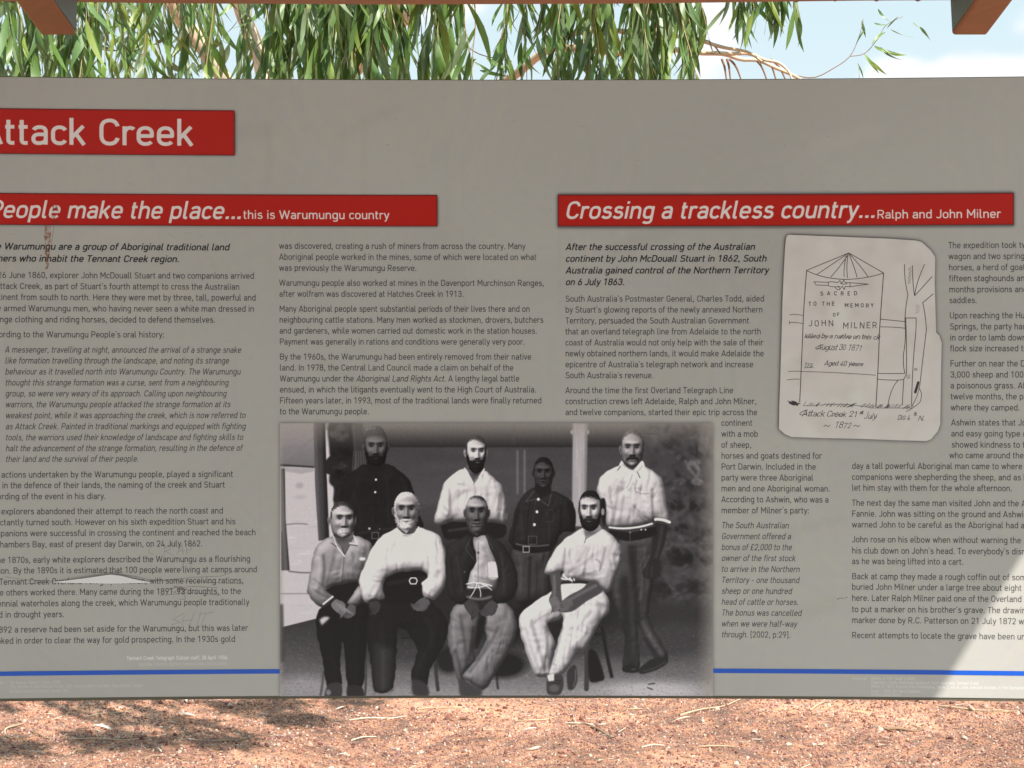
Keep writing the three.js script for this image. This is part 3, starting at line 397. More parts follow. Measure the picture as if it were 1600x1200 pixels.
      const strand = 1 + hair2 * 0.34 + fuzz * 0.12; alb += (bt * strand - alb) * Math.min(1, cover); alb += (hair * strand - alb) * isHair;
      const g = Math.min(250, alb * ao * (0.36 + 0.86 * lam)), i = (y * w + x) * 4; d[i] = g; d[i + 1] = g * 0.98; d[i + 2] = g * 0.985 + 2; d[i + 3] = 255 * al;
    }
    kc.putImageData(im, 0, 0); c.save(); c.setTransform(1, 0, 0, 1, 0, 0); c.drawImage(k, x0, y0); c.restore();
    spot(cx, ey + he * (long + 0.06), wid * 0.3, he * 0.14, 30, 12, 0.35);
  }
  const hairs = (x, y, rx, ry, t, n, dir = 1.57, spread = 0.6, len = 12, a = 0.5) => { for (let i = 0; i < n; i++) { const q = rnd() * 6.3, d = Math.sqrt(rnd()), px = x + Math.cos(q) * rx * d, py = y + Math.sin(q) * ry * d, g = dir + (rnd() - 0.5) * spread + (px - x) / rx * -0.25; line(P(`M${px} ${py}l${Math.cos(g) * len * (0.5 + rnd())} ${Math.sin(g) * len * (0.5 + rnd())}`), 1.8, t * (0.66 + rnd() * 0.6), 1.4, a * 0.6); } };
  const hand = (x, y, a, t, s = 1) => { c.save(); c.translate(x, y); c.rotate(a); c.scale(s, s); fill(Z('-26,-16 6,-20 24,-12 30,4 20,18 -8,20 -28,12'), t, 1.3); for (let i = 0; i < 4; i++) { line(P(`M${6 + i * 2} ${-13 + i * 9}q18 0 ${26 - Math.abs(i - 1.2) * 4} ${9}`), 8.5, t * (1.05 - i * 0.04), 1, 1); line(P(`M${8 + i * 2} ${-8.500 + i * 9}q16 1 24 9`), 1.8, t * 0.42, 0.8, 0.9); } line(P('M-18 -12q16 -14 32 -6'), 8, t * 0.92, 1); c.restore(); };
  // --- back row, first from the left: dark shirt
  cloth(Z('384,205 330,238 296,270 276,350 300,420 340,530 480,560 600,500 632,470 610,400 592,330 566,262 520,226 478,205 430,232'), 32, [['M360 260q-20 60 -36 110', 10, 1.9], ['M470 250q14 60 10 200', 8, 1.5], ['M540 270q24 60 40 140', 12, 1.8], ['M372 268q60 14 120 -10', 6, 2], ['M330 330q40 60 30 150', 8, 1.5]], 0.6);
  line(P('M430 240V470'), 4, 20, 1); for (const [x, y] of [[431, 229], [430, 271], [427, 324]]) spot(x, y, 5, 5.5, 225, 0.8);
  spot(402, 479, 6, 6, 170, 1); spot(446, 480, 4, 4, 120, 1); line(P('M413 496h28v26h-28z'), 3, 120, 1); line(P('M350 500Q440 484 520 476'), 5, 62, 2, 0.8);
  fill(P('M392 190H470V226Q430 250 388 222Z'), 30, 2); head(430, 128, 80, 100, 104, { crown: -1.08, hair: 62, line: -0.58, beard: 26, long: 1.1, brow: 24 });

  line(P('M388 60l6 -8M402 58l8 -8M418 54l10 -5'), 3, 170, 1.4, 0.6);
  // --- back row, second: pale shirt, full dark beard
  fill(Z('706,455 745,470 760,520 724,520'), 22, 2); fill(Z('740,450 830,445 940,455 985,470 960,520 740,520'), 30, 2); line(P('M742 488L820 478'), 12, 62, 2);
  cloth(Z('808,222 764,244 722,282 700,350 678,448 706,464 738,456 742,452 830,452 928,452 976,460 992,440 980,340 960,290 930,260 888,230 850,250'), 196, [['M742 310q8 70 -4 140', 7, 0.62], ['M744 330q10 60 6 110', 10, 0.82], ['M690 440q26 8 46 4', 5, 0.7], ['M960 330q-8 60 -10 110', 8, 0.66], ['M790 300q10 80 4 140', 14, 1.08], ['M850 290v150', 4, 0.82], ['M900 300q8 70 0 130', 12, 0.88], ['M716 380q12 20 24 28', 6, 0.72], ['M712 410q12 14 24 20', 5, 0.75]], 0.8);
  fill(P('M812 214L846 286L892 222L880 200H824Z'), 96, 2); line(P('M808 222L830 262L846 290L870 258L892 226'), 5, 216, 1.2); line(P('M846 290L866 262'), 3, 80, 1); head(857, 150, 74, 88, 186, { crown: -0.95, turn: 0.07, hair: 58, line: -0.66, beard: 34, long: 1.3, brow: 84 });


  // --- back row, third: the boy
  cloth(Z('90,560 245,566 244,640 238,770 170,800 100,790 86,640', R), 70, [[`M${R + 160} 600q-4 90 -6 180`, 10, 0.4], [`M${R + 116} 590q6 70 2 160`, 7, 1.4], [`M${R + 205} 590q10 70 6 160`, 8, 1.35], [`M${R + 185} 620q8 70 2 140`, 6, 0.6]], 0.5);
  cloth(Z('182,306 140,328 106,372 86,450 68,530 100,560 180,572 252,566 292,500 350,486 352,400 330,356 262,320 220,336', R), 46, [[`M${R + 185} 350q-14 100 -22 200`, 6, 1.5, 2], [`M${R + 160} 350q-14 100 -18 200`, 3, 0.5, 1.5], [`M${R + 110} 400q-14 60 -24 130`, 10, 0.5], [`M${R + 290} 380q6 60 0 110`, 9, 0.45], [`M${R + 120} 420q6 60 4 110`, 8, 1.4], [`M${R + 230} 410q16 60 10 130`, 9, 1.4], [`M${R + 325} 370q14 50 12 110`, 16, 0.6]], 0.62);
  line(P(`M${R + 178} 318L${R + 142} 364L${R + 192} 352M${R + 198} 352L${R + 238} 384L${R + 250} 330`), 3, 92, 1); line(P(`M${R + 218} 400h40v50h-36`), 2.5, 76, 1, 0.8); for (const [x, y] of [[195, 355], [189, 408], [178, 463]]) spot(R + x, y, 6, 7, 228, 0.8); line(P(`M${R + 154} 512h34v34h-36z`), 2.500, 112, 1, 0.9);
  fill(Z('94,548 170,562 250,550 252,572 170,584 92,568', R), 22, 1.5); line(P(`M${R + 100} 545q50 16 140 4`), 6, 128, 2, 0.8); line(P(`M${R + 130} 556h26v24h-26z`), 3.5, 168, 0.9);
  fill(P(`M${R + 184} 280H${R + 250}V330L${R + 205} 350L${R + 178} 310Z`), 34, 2); head(R + 217, 238, 68, 86, 72, { crown: -0.92, hair: 28, line: -0.58, brow: 22, fore: 1.1 });

  // --- back row, fourth: leaning, neckerchief
  cloth(Z('548,520 690,504 692,600 684,720 664,846 700,930 746,1010 742,1044 700,1046 650,960 616,880 626,1000 622,1080 556,1080 562,940 536,840 510,760 520,640', R), 78, [[`M${R + 590} 560q20 160 26 320`, 26, 0.42, 9], [`M${R + 560} 700q10 160 20 360`, 40, 0.42, 12], [`M${R + 650} 560q-6 120 -20 220`, 8, 1.35], [`M${R + 670} 590q0 120 -20 240`, 12, 1.25], [`M${R + 640} 880q30 60 80 130`, 14, 1.35], [`M${R + 610} 540v120`, 5, 0.5], [`M${R + 650} 940q30 50 60 90`, 8, 0.5]], 0.5);
  fill(Z('556,1066 600,1060 626,1084 600,1094 558,1088', R), 34, 2); fill(Z('626,1074 680,1034 742,1030 744,1052 700,1080 640,1098 622,1090', R), 40, 2); line(P(`M${R + 640} 1086q50 -6 96 -40`), 4, 92, 1.5, 0.7); spot(R + 600, 1078, 12, 4, 92, 2, 0.7);
  fill(Z('694,450 746,454 734,540 712,600 704,640 716,676 690,694 650,690 640,664 664,620 684,560', R), 44, 2); line(P(`M${R + 722} 470q-6 70 -26 130`), 12, 74, 5, 0.8); line(P(`M${R + 664} 636q-14 24 -6 46M${R + 682} 640q-8 24 -4 46`), 4, 70, 1.5, 0.8);
  cloth(Z('540,212 486,236 456,270 444,310 452,350 476,400 492,470 560,478 680,458 690,444 720,446 752,464 758,446 748,400 736,330 716,262 650,216 600,240', R), 192, [[`M${R + 680} 310q-2 70 6 140`, 7, 0.55], [`M${R + 700} 330q10 60 12 100`, 12, 1.06], [`M${R + 560} 330q-10 80 -20 140`, 5, 0.7], [`M${R + 535} 300q-8 90 -20 160`, 5, 0.74], [`M${R + 600} 380q30 40 70 60`, 7, 0.62], [`M${R + 610} 405q20 30 50 48`, 5, 0.6], [`M${R + 610} 320q30 18 60 8`, 3, 0.66, 1.5], [`M${R + 605} 290q2 30 8 40`, 3, 0.7, 1.5], [`M${R + 590} 400q34 20 50 14`, 26, 0.86], [`M${R + 500} 300q0 60 14 120`, 8, 0.82], [`M${R + 520} 380q-4 40 -12 80`, 9, 0.8]], 0.8);
  line(P(`M${R + 694} 440q30 -2 60 12`), 12, 208, 1.2); line(P(`M${R + 694} 452q30 0 60 14`), 4, 84, 1.4, 0.9); line(P(`M${R + 498} 474Q${R + 590} 488 ${R + 680} 458`), 8, 214, 1.2);
  fill(Z('500,486 600,496 690,470 692,508 590,532 540,524 510,508', R), 28, 1.5); for (const x of [586, 634, 652]) spot(R + x, x > 600 ? 484 : 496, 4, 4, 196, 1); line(P(`M${R + 586} 486V530`), 4, 92, 1, 0.8);
  head(R + 596, 134, 80, 98, 142, { crown: -0.97, hair: 90, line: -0.7, lip: 52, brow: 54, fore: 1.12 });

  fill(Z('550,190 566,212 600,228 636,190 648,214 620,240 606,246 590,290 564,322 570,282 584,246 548,232 538,216', R), 208, 1.4); line(P(`M${R + 552} 206q30 24 52 26M${R + 612} 238q14 -6 26 -26M${R + 596} 248q-8 34 -26 60`), 3.5, 122, 1.5, 0.8); line(P(`M${R + 618} 240l10 22M${R + 532} 232l14 -18`), 4, 60, 1.2, 0.8);
  // --- chairs in the shade
  for (const [s, w, t] of [['M206 1086q-2 60 -12 100', 9, 88], ['M386 1010q4 100 -2 176', 9, 74], ['M505 1090q-2 50 -8 80', 9, 110], ['M684 1060q4 60 10 106', 15, 62], ['M944 1060q0 60 6 100', 10, 62], ['M530 905H630M536 945H624', 8, 36], [`M${R + 400} 935q4 120 0 228`, 20, 66], [`M${R + 468} 905q14 100 40 204`, 14, 24], [`M${R + 300} 930H${R + 460}`, 14, 30]]) line(P(s), w, t, 1.4);
  fill(Z('410,1000 444,1012 476,1110 460,1128 414,1126', R), 14, 3); spot(R + 40, 1060, 110, 60, 16, 16, 0.95); spot(740, 1040, 60, 60, 26, 16, 0.9); spot(R + 170, 860, 80, 90, 18, 14, 0.9); spot(R + 60, 900, 70, 90, 16, 16, 0.9);
  // --- front row, first: walrus moustache
  cloth(Z('186,826 250,790 390,800 398,900 386,1020 372,1152 312,1154 300,1040 288,960 278,1060 284,1140 226,1156 204,1040 176,900'), 18, [['M220 880q20 120 40 260', 12, 1.7], ['M350 860q4 120 -6 280', 12, 1.6]], 0.5);
  fill(P('M188 868Q210 842 236 858L200 892Z'), 176, 4); fill(Z('230,1140 280,1136 282,1192 214,1194'), 60, 2); fill(Z('312,1148 366,1150 378,1192 310,1194'), 46, 2); spot(228, 1176, 12, 14, 140, 4, 0.8); fill(Z('214,742 280,712 352,706 372,770 340,806 240,800'), 22, 2);
  cloth(Z('252,512 198,532 166,580 146,690 138,748 164,788 206,814 256,776 216,738 280,718 352,704 356,722 386,752 352,806 308,796 350,730 412,600 412,546 380,522 344,510 296,560'), 150, [['M206 590q10 70 -4 130', 8, 0.6], ['M186 600q10 70 -14 140', 12, 1.12], ['M296 590q-6 60 -10 118', 4, 0.62, 2], ['M250 600q-10 50 -30 110', 9, 0.8], ['M330 580q10 50 0 110', 10, 0.82], ['M380 560q-4 60 -22 130', 7, 0.66], ['M170 740q24 20 66 34', 8, 0.7], ['M160 690q30 20 46 30', 5, 0.72]], 0.78);
  line(P('M212 806L254 772'), 6, 44, 1.4); line(P('M206 800L246 768'), 8, 198, 1.2); spot(372, 608, 14, 8, 216, 2); fill(P('M256 500L296 592L336 512V490H256Z'), 104, 2); line(P('M296 592L286 560M296 590L318 550'), 3, 62, 1.5); line(P('M250 514L264 556L296 596M336 510L352 548L318 540'), 6, 194, 1.2); line(P('M240 540L262 556M322 548L352 552'), 4, 84, 1.4);
  head(288, 436, 82, 106, 156, { crown: -0.9, turn: 0.08, hair: 64, line: -0.64, lip: 205, brow: 70, fore: 1.1 });

  hand(272, 812, 0.72, 120, 1.15); hand(322, 830, 1.9, 96, 0.95); for (let i = 0; i < 4; i++) line(P(`M${262 + i * 14} ${796 + i * 8}l26 ${32 - i * 3}`), 5, 138, 1.2, 0.7);
  // --- front row, second: white hair and beard, white shirt
  cloth(Z('398,840 470,770 560,750 640,770 716,846 738,900 716,980 660,1080 648,1146 586,1128 580,1090 606,1000 566,920 522,900 518,1000 500,1160 424,1172 408,1060 392,930'), 26, [['M450 880q14 120 10 280', 22, 1.9], ['M640 860q40 60 20 130', 22, 1.7], ['M640 1010q-30 50 -40 100', 12, 1.8], ['M560 880q40 20 80 14', 12, 0.5]], 0.5);
  fill(P('M420 960L500 990L492 1170H424Z'), 52, 10); within(P('M420 960L500 990L492 1170H424Z'), () => line(P('M460 1000V1170'), 12, 82, 7, 0.7)); fill(Z('586,1120 644,1140 654,1190 590,1186'), 60, 4);
  fill(Z('468,700 530,664 622,660 652,690 626,740 636,790 560,800 470,790'), 18, 2); line(P('M484 712Q560 700 640 690'), 20, 36, 2);
  cloth(Z('528,474 460,506 414,560 376,650 356,704 384,792 468,776 462,740 470,690 530,666 622,660 650,684 624,712 636,772 674,784 716,742 736,660 722,560 694,506 612,474 570,502'), 216, [['M470 590q16 60 0 100', 8, 0.84], ['M470 600q-16 90 -60 140', 12, 0.92], ['M650 600q8 60 -6 84', 8, 0.82], ['M690 600q10 80 -20 150', 12, 0.93], ['M400 764q30 10 60 0', 6, 0.76], ['M636 750q20 18 36 26', 6, 0.78], ['M560 640q30 16 70 14', 6, 0.86], ['M560 520v130', 4, 0.93, 2]], 0.86);
  fill(P('M536 466H606L598 496Q570 510 540 492Z'), 84, 2); line(P('M528 474Q536 506 580 510Q600 504 612 474'), 8, 224, 1.2); line(P('M578 690h22l6 12l-6 13h-22l-6 -13z'), 4.5, 224, 0.8);
  head(560, 396, 86, 108, 136, { crown: -0.86, hair: 205, line: -0.58, beard: 216, long: 1.24, brow: 66, fore: 1.2 });

  hand(424, 806, 1.35, 66, 1.05); hand(626, 802, 2.5, 96, 1.15); line(P('M400 790q20 -8 52 -4M644 776q20 4 30 14'), 5, 30, 1.5, 0.8);
  // --- front row, third: jacket over pale shirt
  cloth(Z('742,880 760,812 830,795 872,860 862,930 848,990 850,1050 806,1096 812,1136 786,1150 760,1060 736,960'), 124, [['M790 850q20 120 30 220', 12, 0.72], ['M760 880q0 80 20 180', 8, 1.14], ['M770 1000q16 60 26 120', 14, 0.66], ['M846 900q-10 80 -20 140', 12, 0.6]], 0.6);
  cloth(Z('884,880 924,806 980,796 1016,830 1034,896 1018,960 966,1056 898,1160 884,1168 842,1142 800,1114 800,1106 852,1040 900,950'), 130, [['M1000 860q-40 110 -100 200', 14, 1.12], ['M950 900q-30 80 -90 140', 12, 0.74], ['M980 930q-40 80 -90 160', 8, 0.8], ['M910 960q-30 70 -80 130', 10, 0.7]], 0.62);
  fill(Z('790,1120 850,1148 880,1160 874,1192 792,1190'), 72, 4); fill(Z('868,866 900,856 892,910 866,980 852,990'), 20, 5);
  cloth(Z('848,516 906,512 936,580 950,640 950,700 930,748 822,750 826,700 846,600'), 168, [['M866 540v190', 4, 0.7, 2], ['M890 560q20 60 30 150', 10, 0.84], ['M850 680q40 20 80 10', 8, 0.78]], 0.8); fill(Z('904,628 944,624 950,690 908,690'), 190, 1.6); line(P('M904 628L908 690L948 690'), 2.5, 112, 1, 0.8); spot(866, 582, 6, 6, 96, 1.2);
  cloth(Z('826,504 768,532 730,570 726,660 740,768 792,804 842,762 812,740 834,660 858,620 850,560 840,520'), 48, [['M776 600q10 80 24 150', 8, 1.6], ['M820 540q20 40 30 70', 5, 1.7], ['M750 600q0 80 20 160', 8, 0.6]], 0.6); cloth(Z('898,502 946,526 982,560 1024,640 1036,720 1010,780 946,800 924,760 950,720 948,640 920,570'), 46, [['M960 580q20 80 16 180', 9, 1.5], ['M920 540q20 50 30 100', 5, 1.7]], 0.6); line(P('M836 516L812 566L852 618M904 508L928 570'), 3, 92, 1.2, 0.8); spot(808, 664, 4, 4, 100, 1);
  fill(Z('816,738 930,740 944,764 880,790 812,768'), 40, 2); line(P('M814 716q50 -16 110 8M820 728q40 10 90 -10M860 714q-6 30 -30 60M866 720q14 30 10 50M880 716q20 4 44 26M846 706q14 10 30 6'), 4, 214, 1, 0.95); line(P('M820 770q50 20 100 0'), 10, 140, 3, 0.8);
  head(860, 406, 88, 98, 104, { crown: -0.76, hair: 66, line: -0.66, beard: 96, long: 1.25, brow: 40, fore: 1.5, side: 0.92 });

hand(838, 816, 0.9, 72, 1.2); hand(916, 820, 2.3, 78, 1.2);
  // --- front row, fourth: pale shirt and trousers, arms crossed on the lap
  cloth(Z('246,752 300,740 310,800 292,862 236,884 252,930 268,966 250,1050 252,1104 196,1112 176,1100 140,1000 110,884 126,836 180,790', R), 200, [[`M${R + 160} 860q30 100 60 210`, 14, 0.78], [`M${R + 140} 900q20 90 60 180`, 10, 0.88], [`M${R + 220} 810q-50 30 -80 80`, 12, 1.06], [`M${R + 230} 900q10 90 -6 190`, 10, 0.7], [`M${R + 250} 840q-50 10 -90 60`, 7, 0.78]], 0.74);
  cloth(Z('290,716 430,714 488,764 500,832 470,860 446,902 408,972 398,996 366,1000 330,1060 296,1102 240,1112 246,1080 266,1000 300,884 292,840 262,770', R), 206, [[`M${R + 330} 900q-20 80 -70 180`, 8, 0.8], [`M${R + 420} 830q-50 60 -90 110`, 14, 0.84], [`M${R + 300} 900q-20 70 -40 160`, 9, 0.72], [`M${R + 420} 770q30 30 60 36`, 6, 0.8], [`M${R + 380} 860q-40 60 -60 120`, 8, 1.05], [`M${R + 320} 740q40 30 120 20`, 7, 0.8], [`M${R + 330} 790q60 16 130 10`, 6, 0.82]], 0.78);
  fill(P(`M${R + 238} 888L${R + 296} 872L${R + 286} 916L${R + 268} 962Z`), 30, 2.5);
  fill(Z('240,1108 296,1104 302,1150 286,1186 236,1184 230,1140', R), 66, 2); spot(R + 262, 1160, 24, 18, 104, 6, 0.8); line(P(`M${R + 244} 1128h46M${R + 248} 1138h40`), 3, 34, 1); fill(Z('318,1090 352,1060 362,1120 346,1162 322,1162', R), 58, 2); line(P(`M${R + 352} 1080q6 40 -8 74`), 4, 122, 1.5, 0.8); fill(P(`M${R + 232} 1104L${R + 262} 1098L${R + 262} 1128L${R + 238} 1130Z`), 200, 1.5);
  cloth(Z('384,478 318,516 272,560 242,610 220,664 250,678 300,660 288,704 350,700 424,712 444,716 484,756 502,742 532,664 556,600 536,536 474,482 420,510', R), 194, [[`M${R + 310} 560q-4 50 -14 100`, 7, 0.62], [`M${R + 290} 560q-20 50 -40 90`, 10, 1.08], [`M${R + 480} 560q-10 50 -20 90`, 8, 0.7], [`M${R + 520} 590q-10 70 -34 140`, 12, 1.07], [`M${R + 340} 650q50 -14 90 -60`, 10, 0.84], [`M${R + 400} 560q-30 60 -80 110`, 6, 0.84], [`M${R + 350} 680q40 8 90 -20`, 8, 0.78], [`M${R + 440} 610q30 10 16 50`, 4, 0.66, 2], [`M${R + 430} 696q30 30 60 50`, 6, 0.76]], 0.8);
  line(P(`M${R + 290} 690q20 10 36 4M${R + 300} 676q16 20 40 26M${R + 330} 690l14 20M${R + 346} 694l8 18`), 6, 212, 1.2); line(P(`M${R + 346} 708Q${R + 390} 704 ${R + 430} 716`), 11, 38, 1.4); fill(P(`M${R + 388} 470L${R + 396} 530L${R + 470} 484L${R + 452} 456Z`), 136, 2); line(P(`M${R + 384} 480L${R + 376} 520L${R + 392} 540M${R + 396} 530L${R + 470} 484`), 5, 200, 1.2); line(P(`M${R + 392} 540L${R + 398} 520`), 3, 92, 1);
  fill(Z('244,672 288,664 292,740 296,800 286,834 250,806 240,780 254,740', R), 84, 1.6); line(P(`M${R + 262} 680q4 50 0 90`), 10, 124, 4, 0.8); fill(Z('424,700 470,744 400,790 340,832 290,834 280,806 318,770 380,736', R), 80, 1.6); line(P(`M${R + 440} 722q-60 30 -120 66`), 12, 118, 4, 0.8); hand(R + 312, 804, 2.5, 102, 1.05); hand(R + 266, 798, 1.3, 112, 0.95);
  head(R + 416, 394, 84, 100, 174, { crown: -0.92, turn: -0.05, hair: 28, line: -0.62, beard: 34, long: 1.16, brow: 62 });
  fill(Z('462,360 478,352 484,400 478,470 466,440', R), 28, 2); spot(R + 470, 408, 8, 17, 140, 2);
  // --- ageing: softness, uneven exposure, the faded top and right edge, grain
  c.setTransform(1, 0, 0, 1, 0, 0);
  const soft = document.createElement('canvas'); soft.width = W; soft.height = H; const s = soft.getContext('2d'); s.filter = 'blur(0.6px)'; s.drawImage(cv, 0, 0); s.filter = 'none';
  const q = S; let g = s.createLinearGradient(0, 0, 0, 110 * q); g.addColorStop(0, 'rgba(146,142,136,0.62)'); g.addColorStop(1, 'rgba(146,142,136,0)'); s.fillStyle = g; s.fillRect(0, 0, W, 110 * q);
  g = s.createLinearGradient(W - 70 * q, 0, W, 0); g.addColorStop(0, 'rgba(146,142,136,0)'); g.addColorStop(1, 'rgba(146,142,136,0.7)'); s.fillStyle = g; s.fillRect(W - 70 * q, 0, 70 * q, H);
  g = s.createLinearGradient(0, 0, 20 * q, 0); g.addColorStop(0, 'rgba(146,142,136,0.6)'); g.addColorStop(1, 'rgba(146,142,136,0)'); s.fillStyle = g; s.fillRect(0, 0, 20 * q, H);
  const im = s.getImageData(0, 0, W, H), d = im.data, coarse = new Float32Array((W >> 2) * (H >> 2) + W * 2); for (let i = 0; i < coarse.length; i++) coarse[i] = rnd() - 0.5;
  for (let y = 0; y < H; y++) for (let x = 0; x < W; x++) { const i = (y * W + x) * 4, n = (rnd() - 0.5) * 7 + (coarse[(y >> 2) * (W >> 2) + (x >> 2)]) * 4, f = (v) => { const u = v / 255; return 255 * (Math.pow(u, 1.16) * 1.06 + 0.06 * Math.sin(2 * Math.PI * (u - 0.5)) * (u > 0.5 ? 1 : 0.4)); }; d[i] = f(d[i]) + n + 3; d[i + 1] = f(d[i + 1]) + n + 2; d[i + 2] = f(d[i + 2]) + n + 3.5; }
  s.putImageData(im, 0, 0);
  return soft;
}
// ---------------------------------------------------------------- the print of the pen drawing (coordinates of its own, 1009 x 1200)
const PAPER_EDGE = '108,42 300,49 500,57 640,62 800,73 832,80 880,124 905,160 907,180 904,300 908,440 912,574 930,590 942,628 938,800 936,960 934,1072 920,1110 884,1152 860,1162 700,1158 500,1150 300,1146 126,1140 90,1124 58,1096 60,980 66,800 72,600 77,418 84,250 92,100 98,56';
function drawHeadboardDrawing(S = 1) {
  const cv = document.createElement('canvas'); cv.width = 1009 * S; cv.height = 1200 * S; const c = cv.getContext('2d'), rnd = rng(5); c.scale(S, S);
  c.fillStyle = 'rgb(188,183,180)'; c.fillRect(0, 0, 1009, 1200);
  for (let i = 0; i < 260; i++) { c.filter = 'blur(14px)'; c.fillStyle = rnd() < 0.5 ? 'rgba(200,196,192,0.16)' : 'rgba(168,160,154,0.14)'; c.beginPath(); c.ellipse(rnd() * 1009, rnd() * 1200, 20 + rnd() * 80, 14 + rnd() * 50, rnd() * 3, 0, 7); c.fill(); } c.filter = 'none';
  for (let i = 0; i < 240; i++) { c.fillStyle = 'rgba(92,84,80,0.35)'; c.fillRect(60 + rnd() * 880, 40 + rnd() * 1110, 1 + rnd() * 2, 1 + rnd() * 2); }
  const ink = (s, w = 3, a = 0.86) => { c.strokeStyle = `rgba(36,32,36,${Math.min(1, a * 1.06)})`; c.lineWidth = w * 1.08; c.lineCap = 'round'; c.lineJoin = 'round'; c.stroke(new Path2D(s)); };
  ink('M210 236L440 142L628 252M212 238Q300 284 430 286Q540 282 628 252M440 142L264 260M438 148Q390 220 342 272M436 150Q424 220 432 276M442 150Q470 220 484 274M446 150Q510 220 542 270M424 160Q410 230 414 270', 3.6);
  ink('M210 236Q204 300 192 480Q184 700 172 950M628 252Q616 420 606 560Q598 800 586 976', 4.2);
  ink('M118 478Q150 472 190 482M116 520Q150 516 190 526M116 512v16M110 786Q150 782 188 786M104 832Q140 824 170 828M188 786Q380 790 584 806', 3, 0.8);
  ink('M612 502Q690 510 748 516M612 544Q690 544 748 552M600 796Q680 798 744 796M600 828Q680 836 738 830M706 834Q664 880 650 978M738 830Q732 900 730 968', 3.4);
  ink('M742 206Q738 280 760 370Q742 460 744 530M744 530Q752 600 736 690Q732 760 744 796M784 212Q786 320 796 376M850 206Q806 300 796 376Q840 330 890 272M896 366L840 414Q856 480 860 560Q840 720 826 846M748 496L804 496Q806 560 796 640Q782 800 780 970M748 496Q754 640 752 800Q742 820 736 830', 3.6);
  ink('M816 846L800 898', 13, 0.9); ink('M818 876Q844 900 826 950Q800 980 752 1002M826 850Q816 920 780 976', 3); for (let i = 0; i < 9; i++) ink(`M${758 + rnd() * 8} ${230 + i * 10}l14 -8`, 2.4, 0.6); for (let i = 0; i < 5; i++) ink(`M${798 + rnd() * 8} ${430 + i * 10}l18 -4M${752} ${806 + i * 5}l20 -3M${794} ${768 + i * 3}l16 0`, 2, 0.45);
  // grasses at the foot
  for (let i = 0; i < 70; i++) { const x = 190 + rnd() * 590, y = 968 + (x - 190) * 0.03; ink(`M${x} ${y + rnd() * 6}l${12 + rnd() * 18} ${-10 - rnd() * 14}`, 2.2, 0.6); } for (let i = 0; i < 22; i++) ink(`M${106 + rnd() * 40} ${944 + rnd() * 16}q20 14 ${24 + rnd() * 8} ${4 + rnd() * 8}`, 3, 0.8); ink('M190 970Q220 976 300 966Q460 958 560 984L780 984', 2.4, 0.7);
  // carved ornament under the roof
  ink('M250 298L328 302V318L262 316ZM328 300Q350 296 378 304M328 320Q350 330 390 324M446 304L546 312L446 326ZM378 304L390 292L402 306L412 290L420 304L446 304M380 324L392 336L404 322L414 342L420 324L446 326M392 306Q410 316 430 308M366 330Q380 350 392 338', 3.2, 0.85);
  const hw = (t, x, y, px, slant = 0, sp = 0, w = 1) => { const s = px / 100; let q = x, drift = 0; for (const ch of t) { if (ch === '~') { ink(`M${q + 2} ${y - 8}q8 -12 16 -3t16 -4`, 3); q += 44; continue; } c.save(); drift += (rnd() - 0.5) * 2.4; drift *= 0.8; c.translate(q, y + (q - x) * 0.02 + drift); c.transform(1, 0, -0.34, 1, 0, 0); c.rotate((rnd() - 0.5) * 0.14); c.scale(w * (0.9 + rnd() * 0.2), 0.9 + rnd() * 0.24); if (GLYPH[ch] && GLYPH[ch].p) { c.scale(s, s); c.lineWidth = 3 / s; c.lineCap = 'round'; c.lineJoin = 'round'; c.strokeStyle = 'rgba(38,34,38,0.92)'; c.stroke(GLYPH[ch].p); } c.restore(); const adv = ((GLYPH[ch] || GLYPH.o).w - 1) * s * w + sp; if (/[a-z]/.test(ch) && rnd() < 0.6) ink(`M${q + adv * 0.6} ${y - 2 + drift}q${adv * 0.3} 3 ${adv * 0.7} ${-s * 26}`, 2.2, 0.8); q += adv; } };
  const caps = (t, x, y, size, gap, wt = 8) => { c.save(); let px = x; for (const ch of t) { c.save(); c.translate(px, y + (rnd() - 0.5) * 3); c.rotate((rnd() - 0.5) * 0.08 + 0.02); pen(c, ch, 0, 0, size, { weight: wt, color: 'rgba(44,40,44,0.88)' }); c.restore(); px += GLYPH[ch].w * size + gap; } c.restore(); };
  caps('SACRED', 284, 372, 0.3, 20, 13); caps('TO THE', 220, 428, 0.3, 11, 13); caps('MEMORY', 416, 438, 0.3, 10, 13); caps('OF', 352, 486, 0.26, 8, 13); caps('JOHN', 220, 540, 0.46, 11, 9); caps('MILNER', 406, 552, 0.46, 9, 9);
  hw('killed by a native on this ck', 196, 604, 34, 0, 0.6, 1.14); hw('August 30 1871', 266, 668, 42, 0, 0, 0.95); ink('M300 640q-40 10 -42 20q8 8 34 -6', 3);
  hw('TFS', 196, 760, 28, 0, 3, 0.9); ink('M196 766L246 762', 2.6); hw('Aged 40 years', 304, 752, 34, 0, 1, 1.06);
  hw('Attack Creek 21', 184, 1028, 44, 0, 1, 1.06); hw('st', 496, 1018, 26); hw('July', 522, 1044, 46, 0, 0, 0.9); ink('M214 994q-40 12 -42 24q10 10 40 -6', 3.2);
  hw('~ 1872 ~', 302, 1092, 46, 0, 2, 0.96); hw('DIG 4', 702, 1048, 34, 0, 1, 0.9); hw('ft', 790, 1026, 24); hw('N.', 812, 1052, 40);
  return cv;
}
// ================================================================ the information board: a printed sheet, slightly bowed away from the viewer at mid-span
const BOW = 0.041, bow = (X) => BOW * X * X;
